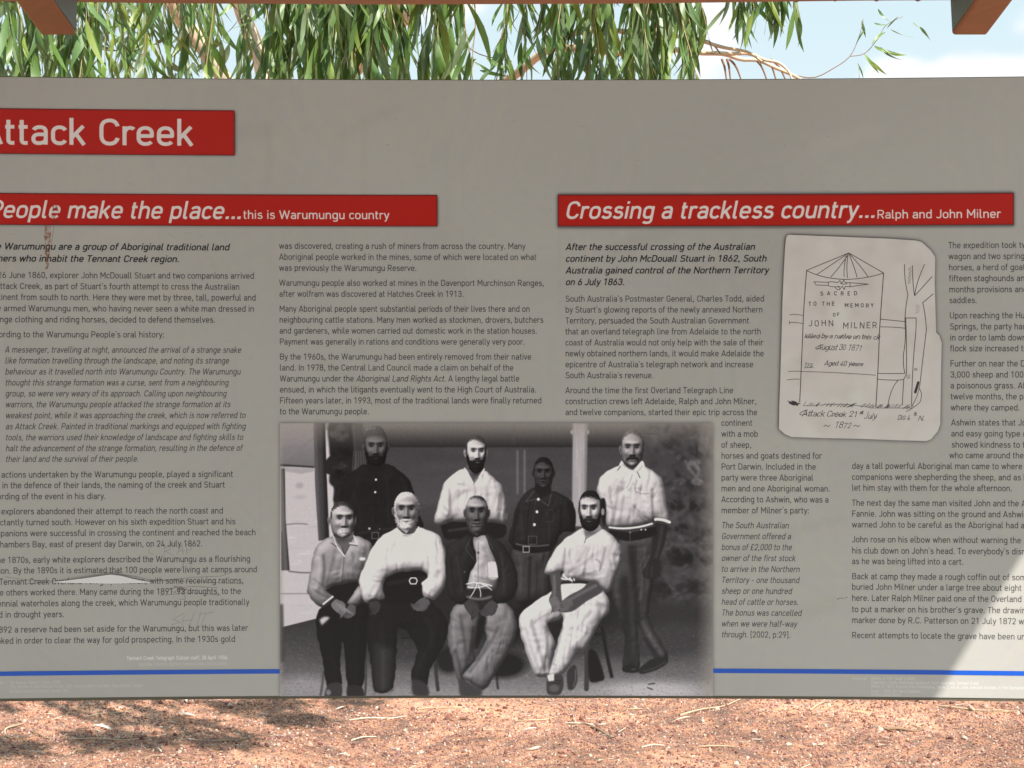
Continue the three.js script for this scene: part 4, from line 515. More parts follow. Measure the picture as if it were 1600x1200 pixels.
// a place on the sheet (metres) for a point measured at 1 mm per unit before the bow is taken out
function onSheet(px, py) { let X = (px - 800) / 1000, d = 2.4; for (let i = 0; i < 4; i++) { d = 2.4 - bow(X); X = (px - 800) / FOCAL * d; } return { X, Y: 1.5 + (600 - py) / FOCAL * d }; }
const TOP = 1.9745, BOTTOM = 1.0138, LEFT = -0.93, RIGHT = 1.06, MIDDLE = 0.06, PXM = 2000;   // sheet edges; print resolution per metre
const GREY = [180, 178, 174];
// a thin sheet following the bow, off metres proud of the board; uv runs 0..1 over it
function bowed(X0, X1, Y0, Y1, off, t = 0) {
  const nx = Math.max(2, Math.ceil((X1 - X0) / 0.03)), pos = [], uv = [], idx = [];
  for (let j = 0; j <= 1; j++) for (let i = 0; i <= nx; i++) { const X = X0 + (X1 - X0) * i / nx; pos.push(X, j ? Y1 : Y0, bow(X) + off); uv.push(i / nx, j); }
  for (let i = 0; i < nx; i++) { const a = i, b = i + 1, c = a + nx + 1, d = c + 1; idx.push(a, b, c, b, d, c); }
  if (t) { // rim and back
    const n = pos.length / 3; for (let k = 0; k < n; k++) { pos.push(pos[k * 3], pos[k * 3 + 1], pos[k * 3 + 2] - t); uv.push(uv[k * 2], uv[k * 2 + 1]); }
    const q = (a, b) => idx.push(a, a + n, b, b, a + n, b + n);
    for (let i = 0; i < nx; i++) { const a = i, b = i + 1, c = a + nx + 1, d = c + 1; idx.push(a + n, c + n, b + n, b + n, c + n, d + n); q(i, i + 1); q(nx + 2 + i, nx + 1 + i); }
    q(nx + 1, 0); q(nx, 2 * nx + 1);
  }
  const g = new THREE.BufferGeometry(); g.setAttribute('position', new THREE.Float32BufferAttribute(pos, 3)); g.setAttribute('uv', new THREE.Float32BufferAttribute(uv, 2)); g.setIndex(idx); if (!t) g.computeVertexNormals(); else { const h = g.toNonIndexed(); h.computeVertexNormals(); return h; } return g;
}
// exposes a picture that was drawn at its look in the shade up to the reflectance of its inks
function inks(cv, gain) { const c = cv.getContext('2d'), im = c.getImageData(0, 0, cv.width, cv.height), d = im.data, lut = Uint8Array.from({ length: 256 }, (_, i) => { const v = i / 255, l = (v <= 0.04045 ? v / 12.92 : ((v + 0.055) / 1.055) ** 2.4) * gain; return Math.round(255 * clamp(l <= 0.0031308 ? l * 12.92 : 1.055 * l ** (1 / 2.4) - 0.055)); }); for (let i = 0; i < d.length; i += 4) { d[i] = lut[d[i]]; d[i + 1] = lut[d[i + 1]]; d[i + 2] = lut[d[i + 2]]; } c.putImageData(im, 0, 0); return cv; }
const printed = (cv, rough = 0.3, more = {}) => { const t = new THREE.CanvasTexture(cv); t.colorSpace = THREE.SRGBColorSpace; t.anisotropy = 8; t.generateMipmaps = true; return new THREE.MeshPhysicalMaterial({ map: t, roughness: rough, specularIntensity: 0.9, ...more }); };
function drawSheet(X0, X1) {
  const cv = document.createElement('canvas'); cv.width = Math.round((X1 - X0) * PXM); cv.height = Math.round((TOP - BOTTOM) * PXM);
  const c = cv.getContext('2d'), r = rng(31), K = PXM / 1000, all = (RIGHT - LEFT) * PXM, from = (X0 - LEFT) * PXM;
  const to = (px, py) => { const s = onSheet(px, py); return [(s.X - X0) * PXM, (TOP - s.Y) * PXM]; };
  c.fillStyle = `rgb(${GREY})`; c.fillRect(0, 0, cv.width, cv.height);
  for (let i = 0; i < 110; i++) { const x = r() * all - from, y = r() * cv.height, R = 120 + r() * 340, g = c.createRadialGradient(x, y, 0, x, y, R), v = r() < 0.5 ? '196,192,184' : '150,147,144'; g.addColorStop(0, `rgba(${v},0.09)`); g.addColorStop(1, `rgba(${v},0)`); c.fillStyle = g; c.fillRect(x - R, y - R, 2 * R, 2 * R); }
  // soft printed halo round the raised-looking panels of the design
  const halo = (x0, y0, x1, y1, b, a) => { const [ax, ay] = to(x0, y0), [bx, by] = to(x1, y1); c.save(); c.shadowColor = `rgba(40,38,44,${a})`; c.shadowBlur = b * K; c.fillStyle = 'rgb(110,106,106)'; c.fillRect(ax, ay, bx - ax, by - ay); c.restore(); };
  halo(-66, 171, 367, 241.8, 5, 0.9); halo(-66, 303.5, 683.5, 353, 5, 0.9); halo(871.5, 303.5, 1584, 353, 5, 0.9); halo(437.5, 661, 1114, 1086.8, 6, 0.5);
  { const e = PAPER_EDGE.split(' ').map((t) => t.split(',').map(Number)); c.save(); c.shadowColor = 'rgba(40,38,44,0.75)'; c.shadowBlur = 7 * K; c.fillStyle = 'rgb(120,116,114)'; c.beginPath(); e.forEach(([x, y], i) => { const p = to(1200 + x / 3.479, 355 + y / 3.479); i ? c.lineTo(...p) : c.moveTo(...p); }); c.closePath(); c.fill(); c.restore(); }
  // runs of dust washed down by rain, and wiped smudges
  for (let i = 0; i < 90; i++) { const x = r() * all - from, y = r() * cv.height * 0.7, h = 120 + r() * 700, w = 3 + r() * 22, g = c.createLinearGradient(0, y, 0, y + h), v = r() < 0.6 ? '206,194,178' : '140,130,120'; g.addColorStop(0, `rgba(${v},0)`); g.addColorStop(0.2, `rgba(${v},0.07)`); g.addColorStop(1, `rgba(${v},0)`); c.fillStyle = g; c.save(); c.filter = 'blur(3px)'; c.fillRect(x, y, w, h); c.restore(); }
  for (let i = 0; i < 20; i++) { const x = r() * all - from, y = r() * cv.height, a = -0.6 + r() * 1.2; c.save(); c.filter = 'blur(9px)'; c.strokeStyle = r() < 0.5 ? 'rgba(214,206,196,0.10)' : 'rgba(130,122,112,0.08)'; c.lineWidth = 20 + r() * 40; c.lineCap = 'round'; c.beginPath(); c.moveTo(x, y); c.quadraticCurveTo(x + 90 * Math.cos(a), y + 90 * Math.sin(a) - 20, x + 200 * Math.cos(a), y + 200 * Math.sin(a)); c.stroke(); c.restore(); }
  // text
  let fitted = 0, count = 0;
  const set = (list, size, o) => list.forEach(([t, x0, y, x1, s2, w2, a2]) => {
    const [ax] = to(x0, y), [bx, by] = to(x1 || x0 + 100, y), mid = to((x0 + (x1 || x0 + 100)) / 2, y)[1], s = (s2 || size) * K;
    let xs = x1 ? (bx - ax) / (lineUnits(t) * s) : o.natural;
    if (x1 && !s2) { fitted += xs; count++; }
    if (ax > cv.width + 50 || ax + lineUnits(t) * s * xs < -50) return;
    pen(c, t, ax, mid, s, { xs, ...o, ...(w2 ? { weight: w2, alpha: a2 } : {}) });
  });
  set(COPY.lead, 0.143, { weight: 11, slant: true, color: '#151416', natural: 1 });
  set(COPY.body.filter((l) => l[3]), 0.1335, { weight: 8, color: '#302f31', natural: 1 });
  const natural = fitted / count || 0.97;
  set(COPY.body.filter((l) => !l[3]), 0.1335, { weight: 8, color: '#302f31', natural });
  set(COPY.quote, 0.1335, { weight: 7.8, slant: true, color: '#343335', natural });
  set(COPY.fine, 0.07, { weight: 8, color: '#f2f0ee', natural });
  // wear: dust specks, fine scratches, a dried run, pencilled scrawl
  for (let i = 0; i < 420; i++) { c.fillStyle = `rgba(${r() < 0.7 ? '70,62,56' : '206,202,196'},${0.1 + r() * 0.3})`; c.beginPath(); c.ellipse(r() * cv.width, r() * cv.height, 0.6 + r() * 1.6, 0.5 + r() * 1.2, r() * 3, 0, 7); c.fill(); }
  const scratch = (s, w, col, n = 1) => { c.save(); c.strokeStyle = col; c.lineWidth = w * K; c.lineCap = 'round'; c.lineJoin = 'round'; for (const part of s.split('M').filter(Boolean)) { c.beginPath(); part.trim().split(' ').forEach((t, i) => { const p = to(...t.split(',').map(Number)); i ? c.lineTo(...p) : c.moveTo(...p); }); c.stroke(); } c.restore(); };
  for (let i = 0; i < 40; i++) { const x = -120 + r() * 1900, y = 130 + r() * 940, l = 4 + r() * 16, a = r() * 6.3; scratch(`${x},${y} ${x + Math.cos(a) * l},${y + Math.sin(a) * l}`, 0.4, 'rgba(80,74,70,0.28)'); }
  if (X0 < -0.5) {
    for (let i = 0; i < 150; i++) { const t = r(), y = 322 + t * 98, x = 76 - t * 3 + (r() - 0.5) * (13 - t * 9), p = to(x, y); c.fillStyle = `rgba(${112 + r() * 30},${62 + r() * 20},${38 + r() * 14},${0.16 + r() * 0.3})`; c.beginPath(); c.ellipse(p[0], p[1], 1 + r() * 3, 1.500 + r() * 4, 0, 0, 7); c.fill(); }
    scratch('73,352 70,368 74,420M84,354 80,384M77,330 77,352', 0.7, 'rgba(116,62,38,0.5)');
    scratch('238,852 233,858 233,864 240,866M258,852 256,868M258,856 268,850 266,858 258,861 272,868M276,866 284,850 286,866M279,861 287,860M292,866 291,850 300,851 299,858 291,860', 0.8, 'rgba(84,76,72,0.4)');
    scratch('288,958 270,968 282,972 268,976M288,962 284,980M304,956 296,978M286,970 302,968M314,956 308,976M310,960 334,956M322,958 314,978', 0.8, 'rgba(92,84,78,0.36)');
    scratch('8,901 40,906 96,908 236,908 300,902 345,900 366,893M180,897 210,900 236,906 380,912M250,930 300,926 345,930M262,920 300,916 340,918M262,920 284,916 290,936 280,936M40,912 84,909M288,878 282,892', 0.7, 'rgba(66,60,58,0.55)');
    scratch('272,916 284,918 278,922 292,920 284,926', 1.5, 'rgba(78,62,56,0.5)');
  } else scratch('1308,936 1313,934 1318,935M1320,934 1324,933', 0.9, 'rgba(60,56,54,0.6)');
  return cv;
}
const sign = thing('information_board', 'long grey printed information board with red headings and an old group photograph', 'sign', [0, 0, 0]);
{
  const parts = [[LEFT, MIDDLE], [MIDDLE, RIGHT]].map(([a, b]) => bowed(a, b, BOTTOM, TOP, 0));
  const g = mergeGeometries(parts, true);
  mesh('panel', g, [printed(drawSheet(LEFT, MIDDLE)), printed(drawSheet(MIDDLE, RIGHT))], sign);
  const back = bowed(LEFT - 0.001, RIGHT + 0.001, BOTTOM - 0.0048, TOP + 0.0012, -0.0012, 0.004); mesh('backing_sheet', back, std(0.1, 0.085, 0.055, 0.6), sign);
  for (const [y, h] of [[BOTTOM + 0.02, 0.05], [TOP - 0.04, 0.05]]) { const f = bowed(LEFT + 0.01, RIGHT - 0.01, y - h / 2 + 0.004, y + h / 2, -0.006, 0.03); mesh('frame_rail', f, steelPaint, sign); }
  for (const x of [LEFT + 0.032, RIGHT - 0.06]) { const p = tube(0.05, 0.05, TOP - 0.07, 0.005); p.rotateX(-Math.PI / 2); p.translate(x, -0.02, bow(x) - 0.063); mesh('post', p, steelPaint, sign); }
}
// the coloured blocks of the design, each a thin film on the sheet
function film(name, x0, y0, x1, y1, off, paint, label, rough) {
  const a = onSheet(x0, (y0 + y1) / 2).X, b = onSheet(x1, (y0 + y1) / 2).X, m = (x0 + x1) / 2, t = onSheet(m, y0).Y, u = onSheet(m, y1).Y, k = Math.min(2500, 2040 / (b - a));
  const cv = document.createElement('canvas'); cv.width = Math.round((b - a) * k); cv.height = Math.max(2, Math.round((t - u) * k)); const c = cv.getContext('2d');
  paint(c, cv, (px, py) => { const s = onSheet(px, py); return [(s.X - a) * k, (t - s.Y) * k]; }, k / 1000);
  const o = mesh(name, bowed(a, b, u, t, off), printed(cv, rough), sign); if (label) o.userData.label = label; return o;
}
const RED = 'rgb(184,20,0)', RIM = 'rgba(84,20,30,0.85)', WHITE = '#e9dedd';
function heading(x0, y0, x1, y1, label, texts) {
  film('heading_strip', x0, y0, x1, y1, 0.0007, (c, cv, to, K) => {
    c.fillStyle = RED; c.fillRect(0, 0, cv.width, cv.height); const r = rng(x1); c.strokeStyle = RIM; c.lineWidth = 2.4 * K; c.filter = `blur(${0.7 * K}px)`; c.strokeRect(0, 0, cv.width, cv.height); c.filter = 'none';
    for (let i = 0; i < 60; i++) { c.fillStyle = `rgba(40,10,10,${0.1 + r() * 0.2})`; c.fillRect(r() * cv.width, r() * cv.height, 1 + r() * 2, 1 + r() * 1.5); }
    for (const [t, a, y, b, size, o] of texts) { const [ax, ay] = to(a, y), [bx] = to(b, y), s = size * K; pen(c, t, ax, to((a + b) / 2, y)[1], s, { xs: (bx - ax) / (lineUnits(t) * s), color: WHITE, ...o }); }
    if (x1 < 700 && y0 > 300) for (let i = 0; i < 60; i++) { const p = to(80 + r() * 12, 320 + r() * 32); c.fillStyle = `rgba(110,50,30,${0.15 + r() * 0.25})`; c.beginPath(); c.ellipse(p[0], p[1], 1 + r() * 3, 1 + r() * 5, 0, 0, 7); c.fill(); }
  }, label, 0.3);
}
heading(-66, 170.8, 367, 241.8, 'top red strip with the name of the creek in large white letters', [['Attack Creek', -32, 226.6, 305, 0.565, { weight: 10.4 }]]);
heading(-66, 303.5, 683.5, 353, 'left red strip about people and place', [['People make the place\u2026', -19, 341.4, 379, 0.375, { weight: 10.8, slant: true }], ['this is Warumungu country', 380, 342.3, 609, 0.187, { weight: 10 }]]);
heading(871.5, 303.5, 1584, 353, 'right red strip about crossing a trackless country', [['Crossing a trackless country\u2026', 882, 341.4, 1369, 0.375, { weight: 10.8, slant: true }], ['Ralph and John Milner', 1370, 341, 1564.500, 0.187, { weight: 10 }]]);
for (const [a, b, l] of [[-130, 437, 'blue line left of the photograph'], [1114.5, 1900, 'blue line right of the photograph']]) film('rule_line', a, 1047.6, b, 1054.6, 0.0005, (c, cv) => { c.fillStyle = 'rgb(4,84,196)'; c.fillRect(0, 0, cv.width, cv.height); }, l);
film('photograph', 437.500, 661, 1114, 1086.6, 0.0006, (c, cv) => { c.imageSmoothingQuality = 'high'; c.drawImage(inks(drawGroupPhoto(), 1.55), 0, 0, cv.width, cv.height); }, 'black and white group photograph of eight people in two rows').material.specularIntensity = 0.55;
{ // the pen drawing on its torn-cornered paper
  const e = PAPER_EDGE.split(' ').map((t) => t.split(',').map(Number)), q = e.map(([x, y]) => onSheet(1200 + x / 3.479, 355 + y / 3.479)), s = new THREE.Shape(q.map((p) => new THREE.Vector2(p.X, p.Y)));
  const g = new THREE.ShapeGeometry(s), p = g.attributes.position, uv = g.attributes.uv, o = onSheet(1200, 355), z = onSheet(1200 + 1009 / 3.479, 355 + 1200 / 3.479);
  for (let i = 0; i < p.count; i++) { const X = p.getX(i), Y = p.getY(i); uv.setXY(i, (X - o.X) / (z.X - o.X), (Y - z.Y) / (o.Y - z.Y)); p.setZ(i, bow(X) + 0.0022); } g.computeVertexNormals();
  mesh('drawing', g, printed(inks(drawHeadboardDrawing(), 1.32), 0.5), sign).userData.label = 'pen drawing of a grave board beside a tree on worn pale paper';
}
{ // a sliver of the printed film has peeled and curls off the board
  const pts = [[84, 909], [110, 906], [140, 902], [174, 897], [190, 899], [208, 904], [236, 909.500]], low = [[84, 909.8], [110, 910.6], [140, 911.2], [172, 912], [192, 911.6], [210, 911], [236, 910.4]], pos = [], idx = [], n = pts.length;
  for (let i = 0; i < n; i++) { const a = onSheet(...pts[i]), b = onSheet(...low[i]), lift = 0.004 * Math.sin(Math.PI * i / (n - 1)); pos.push(b.X, b.Y, bow(b.X) + 0.0014, (a.X + b.X) / 2, (a.Y + b.Y) / 2, bow(a.X) + 0.0016 + lift * 0.5, a.X, a.Y, bow(a.X) + 0.0016 + lift); }
  for (let i = 0; i < n - 1; i++) for (const k of [0, 1]) { const a = i * 3 + k, b = a + 3; idx.push(a, b, a + 1, b, b + 1, a + 1); }
  const g = new THREE.BufferGeometry(); g.setAttribute('position', new THREE.Float32BufferAttribute(pos, 3)); g.setIndex(idx); g.computeVertexNormals();
  mesh('peeled_film', g, std(0.74, 0.73, 0.75, 0.6, { side: THREE.DoubleSide }), sign).userData.label = 'white sliver of peeled film over the text';
  const h = new THREE.BufferGeometry(), s = [[266, 921], [284, 916], [276, 918.500]].map((t) => onSheet(...t)); h.setAttribute('position', new THREE.Float32BufferAttribute(s.flatMap((t) => [t.X, t.Y, bow(t.X) + 0.0016]), 3)); h.computeVertexNormals(); mesh('peeled_film', h, std(0.6, 0.58, 0.62, 0.6, { side: THREE.DoubleSide }), sign);
}
// ================================================================ the drooping gum tree behind the board
function limb(points, r0, r1, seg = 40, rad = 10, wob = 0.12, seed = 1) {
  const curve = new THREE.CatmullRomCurve3(points, false, 'centripetal'), fr = curve.computeFrenetFrames(seg, false), pos = [], uv = [], idx = [], r = rng(seed), o = r() * 50, L = curve.getLength();
  for (let i = 0; i <= seg; i++) { const t = i / seg, c = curve.getPointAt(t), rr = r0 + (r1 - r0) * t; for (let j = 0; j <= rad; j++) { const a = j / rad * Math.PI * 2, k = rr * (1 + wob * fbm(Math.cos(a) + o, Math.sin(a) + o, t * L * 3, 2) * 2); pos.push(c.x + k * (Math.cos(a) * fr.normals[i].x + Math.sin(a) * fr.binormals[i].x), c.y + k * (Math.cos(a) * fr.normals[i].y + Math.sin(a) * fr.binormals[i].y), c.z + k * (Math.cos(a) * fr.normals[i].z + Math.sin(a) * fr.binormals[i].z)); uv.push(j / rad, t * L); } }
  for (let i = 0; i < seg; i++) for (let j = 0; j < rad; j++) { const a = i * (rad + 1) + j, b = a + rad + 1; idx.push(a, a + 1, b, b, a + 1, b + 1); }
  const g = new THREE.BufferGeometry(); g.setAttribute('position', new THREE.Float32BufferAttribute(pos, 3)); g.setAttribute('uv', new THREE.Float32BufferAttribute(uv, 2)); g.setIndex(idx); g.computeVertexNormals(); return g;
}
const barkMap = noiseMap(256, (u, v) => { const n = tileNoise(u, v, 7, 1.3), m = tileNoise(u, v, 22, 6.1), k = 1 + n * 0.35 + m * 0.25; return [218 * k, 198 * k * (1 - n * 0.12), 176 * k * (1 - n * 0.25)]; }); barkMap.repeat.set(1, 1.4);
const bark = new THREE.MeshStandardMaterial({ map: barkMap, roughness: 0.75 }), twigBark = std(0.30, 0.19, 0.13, 0.8), paleTwig = std(0.46, 0.38, 0.2, 0.7);
// sickle-shaped leaves hanging from the stalk at the origin, one unit long, folded a little along the midrib
function leafShape(bend, twist, wide) {
  const N = 6, pos = [], idx = [];
  for (let i = 0; i <= N; i++) { const t = i / N, w = wide * Math.pow(Math.sin(Math.PI * Math.pow(0.02 + t * 0.98, 0.8)), 0.85) * (1 - 0.25 * t) + 0.002, x = bend * t * t, z = 0.12 * Math.sin(t * 2.4) * bend * 3, a = twist * t, cx = Math.cos(a), sx = Math.sin(a); pos.push(x - w * cx, -t, z - w * sx + w * 0.18, x, -t, z, x + w * cx, -t, z + w * sx + w * 0.18); }
  for (let i = 0; i < N; i++) for (const k of [0, 1]) { const a = i * 3 + k, b = a + 3; idx.push(a, b, a + 1, b, b + 1, a + 1); }
  const g = new THREE.BufferGeometry(); g.setAttribute('position', new THREE.Float32BufferAttribute(pos, 3)); g.setIndex(idx); g.computeVertexNormals(); return g;
}
const LEAVES = [[0.16, 0.9, 0.076], [-0.24, -1.0, 0.07], [0.36, 1.3, 0.064], [-0.12, 1.7, 0.088], [0.26, -1.4, 0.08], [-0.42, 0.8, 0.066]].map((a) => leafShape(...a));
const leafMat = (r, g, b, rough = 0.42) => new THREE.MeshPhysicalMaterial({ color: new THREE.Color().setRGB(r, g, b), roughness: rough, transmission: 0.32, thickness: 0, side: THREE.DoubleSide, specularIntensity: 0.9 });
const GREENS = [[0.125, 0.235, 0.042], [0.085, 0.165, 0.034], [0.165, 0.27, 0.07], [0.20, 0.31, 0.06], [0.22, 0.30, 0.15], [0.10, 0.19, 0.05], [0.30, 0.40, 0.08], [0.14, 0.25, 0.08]];
const leafMats = GREENS.map((c) => leafMat(...c));
// patches of shade on the gravel: [left, right, back, front, sprays]; the sprays hang between them and the sun
const SHADE = [[120, 400, 1152, 1168, 58], [160, 330, 1128, 1133, 18], [-20, 60, 1162, 1182, 26], [330, 380, 1103, 1114, 11], [385, 470, 1097, 1108, 20], [428, 500, 1122, 1132, 24], [528, 590, 1098, 1102, 8], [215, 250, 1112, 1120, 3], [-10, 40, 1100, 1110, 4]];
const onGround = (px, py) => { const d = EYE.y / ((py - 600) / FOCAL); return at(px, py, d).setY(0); };
const tree = thing('gum_tree', 'drooping eucalyptus with pale limbs and long hanging leaves behind the board', 'tree', [0, 0, 0]);
{
  const base = at(440, 300, 7.6); const root = new THREE.Vector3(base.x, -0.05, base.z), fork = new THREE.Vector3(base.x, 2.3, base.z);
  mesh('trunk', limb([root, new THREE.Vector3(base.x - 0.06, 0.8, base.z), new THREE.Vector3(base.x + 0.04, 1.6, base.z + 0.03), fork], 0.19, 0.12, 40, 14, 0.12, 3), bark, tree);
  const B = (pts, r0, r1, seed, seg = 44) => mesh('branch', limb(pts, r0, r1, seg, 9, 0.14, seed), bark, tree);
  B([fork, at(520, 140, 7.4), at(583, 70, 7.2), at(645, 0, 7.1), at(720, -120, 7.0), at(800, -260, 6.9)], 0.075, 0.04, 5);
  B([at(590, 62, 7.25), at(592, 20, 7.3), at(604, -40, 7.4), at(600, -240, 7.5)], 0.03, 0.018, 6, 24);
  B([fork, at(418, 150, 7.5), at(400, 70, 7.5), at(376, 10, 7.5), at(350, -160, 7.4)], 0.05, 0.03, 7);
  B([fork, at(370, 160, 7.3), at(330, 92, 7.2), at(272, 8, 7.1), at(200, -140, 6.9)], 0.05, 0.03, 8);
  B([fork, at(610, 200, 7.3), at(720, 158, 7.0), at(800, 120, 6.8), at(846, 84, 6.7), at(872, 74, 6.6), at(940, 80, 6.5), at(1000, 84, 6.5), at(1060, 78, 6.5), at(1095, 83, 6.5), at(1130, 84, 6.45), at(1160, 93, 6.5), at(1184, 94, 6.5), at(1212, 106, 6.5), at(1240, 118, 6.5), at(1270, 134, 6.5), at(1330, 160, 6.5)], 0.036, 0.004, 9, 110);
  B([at(1100, 82, 6.5), at(1140, 84, 6.4), at(1170, 84, 6.4), at(1196, 94, 6.4), at(1216, 98, 6.4), at(1232, 112, 6.4), at(1240, 132, 6.4)], 0.011, 0.004, 15, 50);
  B([at(862, 78, 6.65), at(885, 56, 6.5), at(930, 48, 6.4), at(1010, 52, 6.3), at(1080, 60, 6.3), at(1130, 74, 6.3), at(1170, 82, 6.3), at(1190, 96, 6.3)], 0.016, 0.005, 10);
  const T = (pts, r0 = 0.006, r1 = 0.002, m = twigBark, seed = 3) => mesh('twig', limb(pts, r0, r1, 18, 5, 0.1, seed), m, tree);
  T([at(1214, 108, 6.5), at(1236, 116, 6.5), at(1272, 121, 6.5), at(1300, 108, 6.5), at(1328, 88, 6.5), at(1344, 52, 6.5), at(1349, 30, 6.5)], 0.0032, 0.0012); T([at(1328, 88, 6.5), at(1350, 84, 6.5), at(1372, 60, 6.5), at(1384, 40, 6.5), at(1410, 26, 6.5)], 0.002, 0.001);
  T([at(610, 50, 7.2), at(630, 68, 7.1), at(648, 92, 7.0), at(662, 120, 7.0), at(668, 160, 7.0)], 0.007, 0.003); T([at(612, 50, 7.2), at(634, 54, 7.1), at(655, 55, 7.0)], 0.005, 0.003); T([at(720, 20, 6.8), at(732, 70, 6.7), at(736, 130, 6.7)], 0.004, 0.002); T([at(1080, -10, 6.3), at(1098, 32, 6.3), at(1090, 75, 6.3)], 0.003, 0.0015);
  for (const [a, b] of [[1128, 1136], [1136, 1142], [1140, 1160], [1180, 1200], [1198, 1214], [1204, 1230]]) T([at(a, 92, 6.5), at((a + b) / 2, 104, 6.5), at(b, 130, 6.5)], 0.006, 0.003); T([at(1085, 60, 6.3), at(1110, 66, 6.3), at(1126, 84, 6.3)], 0.005, 0.003);
  T([at(722, 66, 6.6), at(748, 84, 6.6), at(800, 96, 6.6)], 0.003, 0.0015); T([at(790, 46, 6.6), at(770, 82, 6.6)], 0.002, 0.001);

  // hanging branchlets: [from px, to px, depth from, depth to, how many, lowest leaf row from, to, start row, end row of the twig tops]
  const r = rng(404), leaves = [], cords = [];
  const hang = (top, len, n, size, spread, grey) => {
    const pts = [], lean = (r() - 0.5) * 0.25, lz = (r() - 0.5) * 0.2, w = r() * 6; for (let i = 0; i <= 5; i++) { const t = i / 5; pts.push(new THREE.Vector3(top.x + lean * t * len + 0.02 * Math.sin(w + t * 5), top.y - len * t, top.z + lz * t * len + 0.02 * Math.cos(w + t * 4))); }
    cords.push(limb(pts, 0.0034, 0.0014, 7, 4, 0, 2)); const c = new THREE.CatmullRomCurve3(pts);
    for (let i = 0; i < n; i++) { const p = c.getPoint(clamp(0.03 + (i + r() * 0.8) / n, 0, 1)); leaves.push({ p, s: size * (0.55 + 0.75 * r()), yaw: r() * 6.283, tilt: (0.06 + spread * Math.pow(r(), 1.6)), roll: r() * 6.283, v: Math.floor(r() * LEAVES.length), m: grey && r() < grey ? (r() < 0.5 ? 4 : 2) : Math.floor(Math.pow(r(), 1.1) * GREENS.length) }); }
  };
  const curtain = (x0, x1, d0, d1, n, low0, low1, size = 0.16, spread = 0.55, dens = 1, grey = 0.3) => { for (let i = 0; i < n; i++) { const d = d0 + (d1 - d0) * r(), px = x0 + (x1 - x0) * (i + r()) / n, low = low0 + (low1 - low0) * r(), bottom = at(px, low, d).y + size * 0.7, len = 0.45 + 0.45 * r(), t = at(px, 0, d); t.y = bottom + len; hang(t, len, Math.round(len * 30 * dens), size, spread, grey); } };
  curtain(-60, 130, 5.4, 6.4, 20, 120, 240, 0.2, 0.35, 0.9);  curtain(110, 500, 5.6, 7.0, 30, 60, 230, 0.17, 0.7, 0.8); curtain(100, 480, 6.4, 7.4, 20, 20, 200, 0.13, 0.9, 0.8); curtain(120, 330, 5.5, 6.0, 7, 90, 150, 0.2, 0.8, 0.5);
  curtain(470, 612, 5.2, 5.9, 18, 130, 220, 0.21, 0.3, 1); curtain(395, 500, 5.6, 6.4, 10, 90, 190, 0.17, 0.5); curtain(560, 618, 5.2, 5.6, 4, 120, 180, 0.2, 0.3);
  curtain(652, 716, 5.3, 5.9, 9, 118, 200, 0.2, 0.3, 1); curtain(640, 730, 6, 6.6, 3, -30, 20, 0.17, 0.5); curtain(690, 740, 6, 6.6, 2, 130, 180, 0.12, 0.6, 0.5);
  curtain(790, 900, 5.8, 6.6, 11, 70, 190, 0.16, 0.55); curtain(890, 1060, 5.5, 6.4, 25, 95, 220, 0.18, 0.5); curtain(1010, 1085, 5.7, 6.3, 9, 80, 190, 0.18, 0.4); curtain(760, 800, 6.3, 6.8, 3, 20, 90, 0.13, 0.6, 0.6);
  curtain(1148, 1236, 5.8, 6.4, 12, 34, 74, 0.16, 0.5, 1.15); curtain(1135, 1160, 6, 6.4, 2, 6, 20, 0.14, 0.5); curtain(1240, 1262, 6, 6.4, 1, -6, 0, 0.13, 0.5, 0.6);
  curtain(300, 800, 6.2, 7.5, 20, -260, -40, 0.16, 0.6); curtain(-100, 1200, 5.6, 7.5, 60, -420, -60, 0.16, 0.6, 0.9);
  // nearer sprays high on the left: they throw the patches of shade on the gravel
  for (const [x0, x1, y0, y1, n] of SHADE) for (let i = 0; i < n; i++) { const g = onGround(x0 + (x1 - x0) * r(), y0 + (y1 - y0) * r()), h = 3.0 + 0.35 * r(), len = 0.18 + 0.14 * r(), top = new THREE.Vector3(g.x + SUN.x / SUN.y * h, h + len, g.z + SUN.z / SUN.y * h); hang(top, len, Math.round(len * 46), 0.17, 0.7, 0.3); }
  B([fork, at(600, -60, 7.2), at(700, -360, 6.2), new THREE.Vector3(-0.3, 3.66, -2.9), new THREE.Vector3(0.15, 3.6, -2.3), new THREE.Vector3(0.5, 3.5, -1.9)], 0.05, 0.012, 12);
  // odd single leaves on the thin twigs at the right
  for (const [px, py, s, tilt, m] of [[1372, 14, 0.05, 0.5, 5], [1366, 36, 0.04, 1.2, 2], [1404, 26, 0.05, -0.7, 1], [1352, 46, 0.05, -0.9, 5], [1347, 32, 0.05, 0.1, 1], [1392, 46, 0.07, 1.2, 3], [1384, 50, 0.06, -0.9, 3], [1426, 35, 0.05, 1.1, 4], [1437, 42, 0.05, 0.8, 2], [1366, 72, 0.07, 1.0, 3], [1376, 74, 0.08, 0.8, 5], [1384, 78, 0.06, 1.2, 6], [1350, 84, 0.07, 0.5, 3], [1356, 92, 0.07, 0.7, 6], [1340, 98, 0.045, 0.1, 1], [1342, 104, 0.04, -0.2, 5], [740, 96, 0.08, 0.7, 1], [760, 90, 0.09, 0.9, 2], [772, 106, 0.08, -0.8, 1], [786, 98, 0.09, 0.1, 5], [750, 110, 0.08, 1.2, 1], [744, 92, 0.07, -1.1, 2], [690, 108, 0.08, -0.3, 6], [700, 112, 0.09, 0.4, 6]]) leaves.push({ p: at(px, py, 6.5), s: s * 1.5, yaw: 0, tilt, roll: px * 3.1, v: px % 6, m, odd: true });
